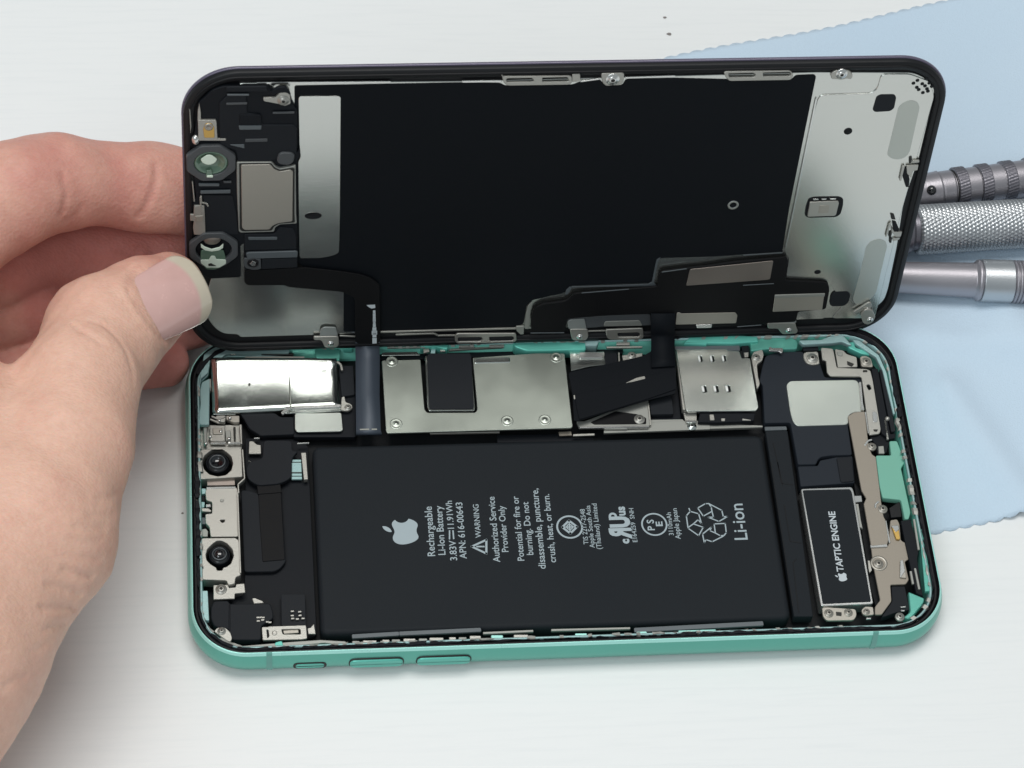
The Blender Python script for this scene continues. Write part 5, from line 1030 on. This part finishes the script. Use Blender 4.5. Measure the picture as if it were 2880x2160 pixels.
bar('fold_glint', (-39.90, 34.65), (-34.97, 34.52), .5, 8.45, .2, 'flex_slate', phone)
for x0, x1 in ((1890, 1985), (2010, 2060)): pass
P('cable_end_lip', [(-40.04, 14.15), (-38.07, 14.17), (-38.08, 13.84), (-39.96, 13.85)], 7.08, .15, 'steel_matte', r=.05, bev=.03)
P('cable_end_lip', [(-37.58, 14.15), (-36.49, 14.12), (-36.45, 13.79), (-37.59, 13.82)], 7.08, .15, 'steel_matte', r=.05, bev=.03)
bm = bmesh.new()
for k, (y0, y1, wd) in enumerate(((1195, 1215, .5), (1225, 1245, .55), (1255, 1275, .55), (1285, 1300, .6), (1305, 1325, .5), (1335, 1352, .6), (1375, 1395, .8), (1415, 1425, 1.1), (1432, 1458, .8), (1488, 1520, .9))):
    a_ = T0[0] + (y0 - 1100) * TY[0], T0[1] + (y0 - 1100) * TY[1]; b_ = T0[0] + (y1 - 1100) * TY[0], T0[1] + (y1 - 1100) * TY[1]
    line_bm(bm, [a_, b_], wd, 2.93)
poly_bm(bm, [(-38.28, 13.54), (-36.50, 13.61), (-36.41, 12.65), (-37.16, 12.48), (-37.67, 12.83)], 2.93)
print_obj('cable_marking', bm, 'print_white', rc, 'S')

# main screen flex with foil patches
fx = Q('screen_flex', [(-3.48, 5.28), (-3.79, 8.10), (-3.39, 10.87), (-1.59, 12.33), (3.01, 12.89), (4.14, 13.90), (4.65, 14.98), (6.24, 15.20), (16.08, 15.92), (22.11, 16.38), (22.04, 19.81), (22.84, 20.73), (27.62, 21.37), (32.63, 21.93), (37.23, 22.79), (48.47, 23.80), (48.96, 22.10), (49.06, 17.02), (57.41, 16.24), (58.56, 15.56), (58.97, 14.01), (59.08, 8.39), (53.10, 7.92), (53.13, 4.94), (40.47, 4.60), (31.43, 3.83), (27.27, 4.00), (27.25, 3.58), (22.06, 3.79), (21.45, 8.48), (11.52, 8.60), (3.85, 7.79), (3.76, 3.99), (-3.59, 4.01)], 2.9, .5, 'flex_black', r=.7, bev=.1)
Q('foil_patch', [(28.32, 21.16), (45.63, 22.98), (45.68, 17.70), (44.67, 17.54), (28.02, 16.52)], 3.0, .2, 'brown_foil', .4, .06, parent=fx)
Q('foil_patch', [(47.42, 12.45), (58.00, 12.51), (58.24, 8.43), (47.60, 8.28)], 3.05, .2, 'steel_warm', .15, .06, parent=fx)
Q('foil_patch', [(47.33, 13.22), (58.08, 13.25), (58.11, 12.41), (47.33, 12.46)], 3.15, .3, 'steel_matte', .1, .08, parent=fx)
Q('foil_patch', [(26.98, 8.68), (27.53, 8.86), (27.99, 8.45), (39.56, 8.32), (40.13, 7.45), (40.14, 5.18), (27.12, 5.29)], 3.0, .2, 'steel_warm', .3, .06, parent=fx)
Q('foil_patch', [(31.47, 5.12), (34.98, 5.15), (34.94, 4.13), (31.90, 4.14)], 3.1, .3, 'steel_bright', .1, .06, parent=fx)
for a_, b_ in (((6.24, 15.25), (16.07, 15.98)), ((40.15, 16.17), (46.68, 16.42)), ((22.46, 20.56), (27.62, 21.35)), ((-3.59, 4.07), (3.57, 3.85)), ((40.54, 4.08), (45.70, 4.39))):
    bar('flex_edge', a_, b_, .18, 3.02, .15, 'grey_ridge', fx, 'S', bev=.03)
ribbon('screen_flex_fold', [((21.64, 35.56, 15.44), (26.79, 35.61, 15.18)), ((22.18, 34.46, 10.11), (27.37, 34.51, 9.84)), ((22.29, 34.52, 9.30), (27.38, 34.39, 9.30)), ((22.37, 34.14, 8.60), (27.39, 34.01, 8.60)), ((22.18, 31.49, 7.80), (27.19, 31.35, 7.80)), ((22.02, 29.42, 7.60), (27.06, 29.28, 7.60)), ((21.79, 27.29, 7.50), (26.95, 27.51, 7.50))], .2, 'graphite_black', phone)
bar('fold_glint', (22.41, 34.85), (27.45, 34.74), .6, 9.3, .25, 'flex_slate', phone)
P('screen_flex_cable', [(4.73, 27.07), (8.57, 27.86), (12.34, 28.74), (20.33, 30.60), (22.31, 31.78), (22.71, 33.50), (27.44, 33.38), (27.13, 27.48), (26.71, 23.10), (26.21, 20.94), (20.35, 19.54), (12.79, 17.20), (5.09, 14.80), (4.30, 14.92), (4.60, 21.31), (4.28, 26.64)], 7.0, .3, 'graphite_black', r=.4, bev=.06)
P('screen_flex_cable', [(5.05, 21.10), (15.03, 23.47), (20.31, 25.15), (27.01, 27.28), (26.49, 21.94), (20.33, 19.71), (12.77, 17.29), (5.39, 15.00), (5.09, 18.23)], 7.25, .25, 'graphite_black', r=.4, bev=.06)
P('cable_slit', [(15.87, 23.64), (18.45, 24.95), (20.23, 25.32), (20.30, 24.66), (17.53, 23.94)], 7.35, .12, 'steel_light', r=.3, bev=.04)
P('cable_slit', [(4.75, 21.11), (5.09, 21.10), (5.08, 20.09), (4.76, 20.10)], 7.15, .2, 'steel_light', r=.2, bev=.04)
P('cable_slit', [(12.45, 31.92), (15.12, 31.85), (15.01, 28.79), (12.43, 28.61)], 6.4, .8, 'plastic_black', r=.2, bev=.06)
# ------------------------------------------------------------------ the hand, one continuous surface from a smooth distance field
def round_cone(P, a, b, r1, r2):
    a = np.array(a, float); b = np.array(b, float); ba = b - a; L2 = ba @ ba
    pa = P - a; t = np.clip(pa @ ba / L2, 0, 1)
    return np.linalg.norm(pa - t[:, None] * ba, axis=1) - (r1 + (r2 - r1) * t)
def smin(a, b, k):
    h = np.clip(.5 + .5 * (b - a) / k, 0, 1)
    return b * (1 - h) + a * h - k * h * (1 - h)
def chain(P, pts, k=3.0):
    d = None
    for i in range(len(pts) - 1):
        (a, ra), (b, rb) = pts[i], pts[i + 1]
        q = round_cone(P, a, b, ra, rb); d = q if d is None else smin(d, q, k)
    return d
THUMB = [((-77.9, 30.4, 34.9), 7.0), ((-83.4, 25.0, 36.6), 8.4), ((-90.2, 18.2, 37.0), 10.2), ((-94.6, 3.5, 41.7), 10.3), ((-96.6, -10, 42), 11.4), ((-104.4, -27, 39.5), 16.2), ((-121.5, -50.0, 39.5), 19.6)]
INDEX = [((-64.0, 51.5, 37.5), 6.8), ((-75.0, 51.3, 38.8), 7.7), ((-82.0, 51.0, 41.0), 8.2), ((-99.0, 47.0, 48.5), 8.7), ((-106.0, 43.0, 50.5), 9.3), ((-125.0, 26.0, 50.0), 10.5)]
MIDDLE = [((-66.0, 51.5, 19.5), 6.3), ((-77.0, 49.2, 22.0), 7.2), ((-102.3, 46.0, 28.8), 8.3), ((-112, 38, 33), 8.6), ((-140, 20, 42), 10.5)]
RING = [((-71.0, 44.0, 6.6), 6.0), ((-77.0, 42.0, 8.4), 6.7), ((-98, 38.5, 15.0), 7.6), ((-110, 34, 24), 8.2), ((-145, 15, 33), 10)]
PINKY = [((-79.5, 32.5, 5.9), 5.2), ((-92, 30.5, 8.2), 6.0), ((-105, 25.5, 15.5), 7.0), ((-140, 8, 24), 9)]
PALM = [((-125, 24, 47), 10), ((-122, -8, 42), 14), ((-127, -48, 38), 19)]
HEEL = [((-142, 16, 36), 12), ((-140, -15, 30), 17), ((-128, -52, 32), 20)]
ARM = [((-121.5, -50.0, 39.5), 19.6), ((-131.5, -74, 38), 19.5), ((-146, -107, 36), 22), ((-173, -172, 38), 27)]
def hand_base(P):
    th = chain(P, THUMB, 5); ix = chain(P, INDEX, 4); md = chain(P, MIDDLE, 4); rg = chain(P, RING, 4); pk = chain(P, PINKY, 4)
    f = smin(smin(ix, md, .25), smin(rg, pk, .25), .25)
    body = smin(smin(chain(P, PALM, 8), chain(P, HEEL, 8), 10), chain(P, ARM, 6), 8)
    # slight swelling of the thumb knuckle and pads
    kn = np.linalg.norm((P - np.array((-90.6, 17.0, 38.3))) / np.array((1, 1.1, 1)), axis=1) - 9.9
    th = smin(th, kn, 4)
    d = smin(th, body, 9)
    near_tips = P[:, 0] > -104
    return np.where(near_tips, smin(d, f, .6), smin(d, f, 5))
# crease lines lying on the skin: (points, depth, width)
CREASES = [
 ([(-95.32, 11.02, 50.92), (-94.20, 9.29, 51.85), (-92.45, 7.77, 52.27), (-91.11, 6.70, 52.26), (-89.42, 5.96, 51.75)], 1.1, .5),
 ([(-92.20, 11.78, 50.57), (-90.49, 11.54, 50.34), (-88.78, 10.54, 50.02), (-87.07, 8.58, 49.55), (-85.76, 6.98, 48.76), (-85.02, 4.79, 48.18), (-84.14, 2.20, 46.46)], .8, .5),
 ([(-93.98, 13.43, 49.96), (-93.32, 11.03, 50.99), (-92.52, 10.03, 51.39)], .3, .5),
 ([(-85.63, 21.06, 48.04), (-84.86, 19.17, 47.95), (-83.34, 16.65, 47.05), (-81.48, 14.92, 45.01), (-79.84, 14.09, 42.00), (-78.76, 14.45, 39.00)], .45, .55),
 ([(-85.74, 2.15, 49.02), (-84.67, 1.81, 47.41), (-84.15, 0.63, 46.03)], .35, .5),
 ([(-97.37, 41.76, 57.49), (-96.83, 40.38, 56.37), (-96.62, 38.84, 54.81), (-96.91, 37.44, 53.07), (-97.68, 36.27, 51.38)], .85, .55),
 ([(-93.83, 38.95, 50.71), (-94.70, 38.13, 49.18), (-96.10, 37.24, 48.74), (-97.05, 36.57, 49.15)], .45, .6),
 ([(-79.69, 49.70, 49.95), (-79.74, 46.80, 49.06), (-80.50, 44.53, 47.73), (-81.77, 42.70, 45.84), (-83.48, 41.58, 43.36)], .9, .6),
 ([(-97.10, 50.07, 57.52), (-96.85, 47.95, 57.94)], .25, .5),
 ([(-104.24, 49.11, 58.86), (-105.10, 47.31, 59.84), (-107.01, 46.64, 60.10)], .2, .6),
 ([(-87.21, -22.30, 43.76), (-88.81, -25.01, 47.44), (-90.45, -26.51, 49.84)], 0.52, 0.53), ([(-87.62, -26.73, 44.10), (-89.64, -29.28, 48.06), (-92.12, -30.68, 50.99)], 0.52, 0.53),
 ([(-88.85, -30.45, 46.02), (-91.31, -32.57, 49.34), (-94.21, -33.57, 52.07)], 0.60, 0.58), ([(-89.71, -33.35, 46.16), (-92.19, -35.15, 48.96), (-95.09, -36.06, 51.39)], 0.45, 0.53),
 ([(-91.71, -38.80, 42.76), (-93.92, -40.09, 46.10), (-96.35, -40.74, 49.01)], 1.50, 0.53), ([(-93.92, -41.89, 42.05), (-94.89, -42.43, 44.18), (-97.26, -43.47, 47.84), (-99.25, -44.24, 50.24)], 1.42, 0.53),
 ([(-94.73, -43.35, 39.39), (-95.46, -44.26, 41.67), (-97.38, -46.36, 45.25), (-100.08, -48.38, 49.49)], 1.42, 0.53), ([(-96.43, -46.54, 39.61), (-97.51, -48.48, 42.81), (-99.77, -51.38, 46.98)], 0.68, 0.53),
 ([(-98.72, -51.53, 43.50), (-100.24, -54.10, 45.67), (-101.78, -56.04, 47.60)], 0.45, 0.53), ([(-86.95, -11.72, 50.03), (-90.41, -12.55, 52.74), (-94.78, -13.59, 54.14), (-99.22, -13.10, 54.42)], 0.30, 0.73),
 ([(-90.12, -35.97, 44.02), (-93.40, -37.89, 48.01), (-95.98, -38.48, 50.54)], 0.38, 0.53), ([(-102.70, -59.77, 45.50), (-104.22, -61.22, 47.51), (-106.16, -63.33, 48.96)], 0.45, 0.63),
 ([(-108.43, 33.29, 40.72), (-106.36, 34.00, 39.68), (-104.50, 34.62, 38.10)], .3, .6),
 ([(-82.82, 43.07, 29.26), (-84.38, 28.41, 45.61), (-86.17, 24.60, 47.20), (-86.40, 21.45, 48.20), (-84.85, 17.92, 48.02), (-82.78, 15.18, 46.40), (-80.76, 13.61, 43.43), (-79.33, 13.51, 39.70), (-78.15, 15.36, 36.43)], -.42, 1.0),
 ([(-78.15, 15.36, 36.43), (-75.88, 19.32, 34.65)], -.2, .8),
]
def polyline_dist(P, pts):
    d = np.full(len(P), 1e9)
    for i in range(len(pts) - 1):
        a = np.array(pts[i]); b = np.array(pts[i + 1]); ba = b - a
        t = np.clip((P - a) @ ba / (ba @ ba), 0, 1)
        taper = 1.0
        d = np.minimum(d, np.linalg.norm(P - a - t[:, None] * ba, axis=1))
    return d
def hand_full(P):
    d = hand_base(P)
    for pts, depth, w in CREASES:
        q = polyline_dist(P, pts)
        d = d + depth * np.exp(-(q / w) ** 2) - depth * .12 * np.exp(-((q - 1.3 * w) / (1.1 * w)) ** 2)
    # soft unevenness of flesh, tendons and knuckles
    x, y, z = P[:, 0], P[:, 1], P[:, 2]
    d = d + .22 * np.sin(x * .31 + y * .17) * np.sin(y * .23 - z * .29 + 1) + .10 * np.sin(x * .9 + z * .7) * np.sin(y * .8 + .5)
    return d
def surface_nets(f, lo, hi, h):
    lo = np.array(lo, float); n = np.ceil((np.array(hi) - lo) / h).astype(int) + 1
    c = 4; nc = n // c + 2
    g = np.stack(np.meshgrid(*[np.arange(k) for k in nc], indexing='ij'), -1).reshape(-1, 3)
    D = f(lo + g * h * c).reshape(nc)
    Z = [np.minimum(np.arange(n[k]) / c, nc[k] - 1.001) for k in range(3)]
    I = [z.astype(int) for z in Z]
    near = np.abs(D[np.ix_(*I)])
    V = np.sign(D[np.ix_(*I)]) * 5.0
    idx = np.argwhere(near < h * c * 1.9)
    V[idx[:, 0], idx[:, 1], idx[:, 2]] = f(lo + idx * h)
    S = V < 0
    cell = np.zeros(np.array(S.shape) - 1, int); acc = np.zeros(cell.shape + (3,)); cnt = np.zeros(cell.shape)
    cor = [(i, j, k) for i in (0, 1) for j in (0, 1) for k in (0, 1)]
    sl = lambda o: tuple(slice(o[t], S.shape[t] - 1 + o[t]) for t in range(3))
    for a in cor:
        for ax in range(3):
            if a[ax]: continue
            b = list(a); b[ax] = 1; b = tuple(b)
            A, B_ = V[sl(a)], V[sl(b)]; m = (A < 0) != (B_ < 0)
            ii = np.nonzero(m); t = A[ii] / (A[ii] - B_[ii])
            pos = np.zeros((len(t), 3)) + np.array(a); pos[:, ax] += t
            acc[ii] += pos; cnt[ii] += 1
    act = cnt > 0; ids = np.full(cell.shape, -1); ids[act] = np.arange(act.sum())
    base = np.argwhere(act); verts = lo + (base + acc[act] / cnt[act][:, None]) * h
    faces = []
    for ax in range(3):
        s0 = [slice(None)] * 3; s1 = [slice(None)] * 3; s0[ax] = slice(0, -1); s1[ax] = slice(1, None)
        A, B_ = S[tuple(s0)], S[tuple(s1)]
        e = np.argwhere(A != B_); u, v = [k for k in range(3) if k != ax]
        ok = (e[:, u] > 0) & (e[:, v] > 0) & (e[:, u] < cell.shape[u]) & (e[:, v] < cell.shape[v]) & (e[:, ax] < cell.shape[ax]); e = e[ok]
        q = []
        for du, dv in ((0, 0), (1, 0), (1, 1), (0, 1)):
            w = e.copy(); w[:, u] -= du; w[:, v] -= dv; q.append(ids[w[:, 0], w[:, 1], w[:, 2]])
        q = np.stack(q, 1); flip = A[e[:, 0], e[:, 1], e[:, 2]] != (ax == 1)
        q[flip] = q[flip][:, ::-1]
        faces.append(q)
    return verts, np.concatenate(faces)

def skin_material():
    m = bpy.data.materials.new('skin'); m.use_nodes = True
    nt = m.node_tree; nd = nt.nodes; lk = nt.links; b = nd['Principled BSDF']
    at = nd.new('ShaderNodeAttribute'); at.attribute_name = 'tone'
    tc = nd.new('ShaderNodeTexCoord')
    n = nd.new('ShaderNodeTexNoise'); n.inputs['Scale'].default_value = 95; n.inputs['Detail'].default_value = 6; n.inputs['Roughness'].default_value = .6
    lk.new(tc.outputs['Object'], n.inputs['Vector'])
    mth = nd.new('ShaderNodeMath'); mth.operation = 'MULTIPLY_ADD'; mth.inputs[1].default_value = .9; mth.inputs[2].default_value = -.45
    lk.new(n.outputs['Fac'], mth.inputs[0])
    ad = nd.new('ShaderNodeMath'); ad.operation = 'ADD'; ad.use_clamp = True
    lk.new(at.outputs['Fac'], ad.inputs[0]); lk.new(mth.outputs[0], ad.inputs[1])
    mx = nd.new('ShaderNodeMix'); mx.data_type = 'RGBA'
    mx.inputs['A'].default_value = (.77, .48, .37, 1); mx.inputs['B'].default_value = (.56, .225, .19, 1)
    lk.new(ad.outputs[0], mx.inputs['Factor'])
    n4 = nd.new('ShaderNodeTexNoise'); n4.inputs['Scale'].default_value = 700; n4.inputs['Detail'].default_value = 4
    lk.new(tc.outputs['Object'], n4.inputs['Vector'])
    m2 = nd.new('ShaderNodeMix'); m2.data_type = 'RGBA'; m2.blend_type = 'MULTIPLY'; m2.inputs['Factor'].default_value = .22
    cr = nd.new('ShaderNodeValToRGB'); cr.color_ramp.elements[0].position = .3; cr.color_ramp.elements[0].color = (.78, .66, .60, 1); cr.color_ramp.elements[1].position = .6; cr.color_ramp.elements[1].color = (1, 1, 1, 1)
    lk.new(n4.outputs['Fac'], cr.inputs['Fac']); lk.new(mx.outputs['Result'], m2.inputs['A']); lk.new(cr.outputs['Color'], m2.inputs['B'])
    lk.new(m2.outputs['Result'], b.inputs['Base Color'])
    b.inputs['Subsurface Weight'].default_value = .30; b.inputs['Subsurface Scale'].default_value = .0018
    b.inputs['Subsurface Radius'].default_value = (1, .35, .2)
    b.inputs['Roughness'].default_value = .52; b.inputs['Specular IOR Level'].default_value = .35
    vo = nd.new('ShaderNodeTexVoronoi'); vo.inputs['Scale'].default_value = 1300
    mp = nd.new('ShaderNodeMapping'); mp.inputs['Scale'].default_value = (1, 1.7, 1); mp.inputs['Rotation'].default_value = (0, 0, .5)
    lk.new(tc.outputs['Object'], mp.inputs['Vector']); lk.new(mp.outputs['Vector'], vo.inputs['Vector'])
    n2 = nd.new('ShaderNodeTexNoise'); n2.inputs['Scale'].default_value = 420; n2.inputs['Detail'].default_value = 5
    lk.new(mp.outputs['Vector'], n2.inputs['Vector'])
    a2 = nd.new('ShaderNodeMath'); a2.operation = 'MULTIPLY_ADD'; a2.inputs[1].default_value = .8; lk.new(vo.outputs['Distance'], a2.inputs[0]); lk.new(n2.outputs['Fac'], a2.inputs[2])
    bp = nd.new('ShaderNodeBump'); bp.inputs['Strength'].default_value = .32; bp.inputs['Distance'].default_value = .0003
    lk.new(a2.outputs[0], bp.inputs['Height']); lk.new(bp.outputs['Normal'], b.inputs['Normal'])
    return m
def make_hand():
    v, f = surface_nets(hand_full, (-168, -150, -4), (-55, 64, 78), .62)
    f = f[(f >= 0).all(axis=1)]
    me = bpy.data.meshes.new('hand'); me.from_pydata((v * MM).tolist(), [], f.tolist()); me.update()
    bm = bmesh.new(); bm.from_mesh(me)
    for _ in range(2): bmesh.ops.smooth_vert(bm, verts=bm.verts, factor=.35, use_axis_x=True, use_axis_y=True, use_axis_z=True)
    bmesh.ops.recalc_face_normals(bm, faces=bm.faces); bm.to_mesh(me); bm.free()
    P = np.array([p.co[:] for p in me.vertices]) / MM
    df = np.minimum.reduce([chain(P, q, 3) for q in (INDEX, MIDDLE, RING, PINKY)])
    deep = np.minimum.reduce([chain(P, q, 3) for q in (MIDDLE, RING, PINKY)])  # inner fingers: redder skin, plus shade between the fingers painted into the tone
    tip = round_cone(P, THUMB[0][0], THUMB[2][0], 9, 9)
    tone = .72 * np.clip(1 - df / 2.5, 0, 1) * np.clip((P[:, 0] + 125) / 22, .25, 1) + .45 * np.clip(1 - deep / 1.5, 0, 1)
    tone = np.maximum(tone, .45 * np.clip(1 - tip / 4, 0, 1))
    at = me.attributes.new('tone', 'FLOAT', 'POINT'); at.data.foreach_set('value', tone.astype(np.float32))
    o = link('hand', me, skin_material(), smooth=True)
    tag(o, 'bare left hand pinching the raised screen between thumb and index finger', 'hand')
    return o
hand = make_hand()
def make_nail():
    m = mat('nail_pink', (.66, .41, .375), 0, .24, .06, coat=.6, vscale=4000)
    nt = m.node_tree; bs = nt.nodes['Principled BSDF']; src = bs.inputs['Base Color'].links[0].from_socket
    at = nt.nodes.new('ShaderNodeAttribute'); at.attribute_name = 'free_edge'
    mx = nt.nodes.new('ShaderNodeMix'); mx.data_type = 'RGBA'; mx.inputs['B'].default_value = (.60, .53, .42, 1)
    nt.links.new(at.outputs['Fac'], mx.inputs['Factor']); nt.links.new(src, mx.inputs['A']); nt.links.new(mx.outputs['Result'], bs.inputs['Base Color'])
    base = Vector((-81.92, 17.23, 46.01))
    a = (Vector(THUMB[0][0]) - Vector(THUMB[2][0])).normalized()
    e = 1e-2; B0 = np.array(base)
    g = np.array([hand_base((B0 + np.eye(3)[k] * e)[None])[0] - hand_base((B0 - np.eye(3)[k] * e)[None])[0] for k in range(3)])
    n = Vector(g).normalized(); n = (n - a * n.dot(a)).normalized()
    eye = Vector(CAM_LOC); ray = (Vector((-70.59, 57.71, 0.00)) - eye)
    tip = eye + ray * ((base - eye).dot(n) / ray.dot(n))
    a = (tip - base); Lr = a.length; a.normalize(); s = n.cross(a).normalized()
    R_ = 9.2; Wd = 8.3
    bm = bmesh.new(); nu, nv = 44, 30; G = []
    lay = bm.verts.layers.float.new('free_edge')
    for i in range(nu + 1):
        tu = i / nu; row = []
        for j in range(nv + 1):
            tv = j / nv * 2 - 1
            # outline: squarish base, bowed free edge
            wu = Wd * (1 - .10 * (1 - tu) ** 2) * min(1, (tu * 9 + .62)) * (1 if tu < .8 else math.sqrt(max(.0, 1 - ((tu - .8) / .2 * .86) ** 2)))
            vv = tv * wu
            u = tu * Lr + (.5 * tv * tv + 1.7 * tv ** 6) * (1 - tu) ** 2
            ang = vv / R_
            q = base + a * u + s * (R_ * math.sin(ang)) + n * (R_ * (math.cos(ang) - 1) - .0042 * u * u + .30 - .45 * (1 - tu) ** 2 - .25 * abs(tv) ** 6 * (1 - tu))
            row.append(bm.verts.new(q))
        G.append(row)
    for i in range(nu):
        for j in range(nv):
            f = bm.faces.new((G[i][j], G[i][j + 1], G[i + 1][j + 1], G[i + 1][j])); f.smooth = True
    for i in range(nu + 1):
        for j in range(nv + 1):
            tv = j / nv * 2 - 1
            G[i][j][lay] = max(0, min(1, ((i / nu) - (.80 - .10 * tv * tv)) / .05))
    ext = bmesh.ops.extrude_face_region(bm, geom=list(bm.faces))
    for v in [g_ for g_ in ext['geom'] if isinstance(g_, bmesh.types.BMVert)]: v.co -= n * .45
    o = bm_obj('thumbnail', bm, 'nail_pink', hand)
    # cuticle fold round the base of the nail
make_nail()
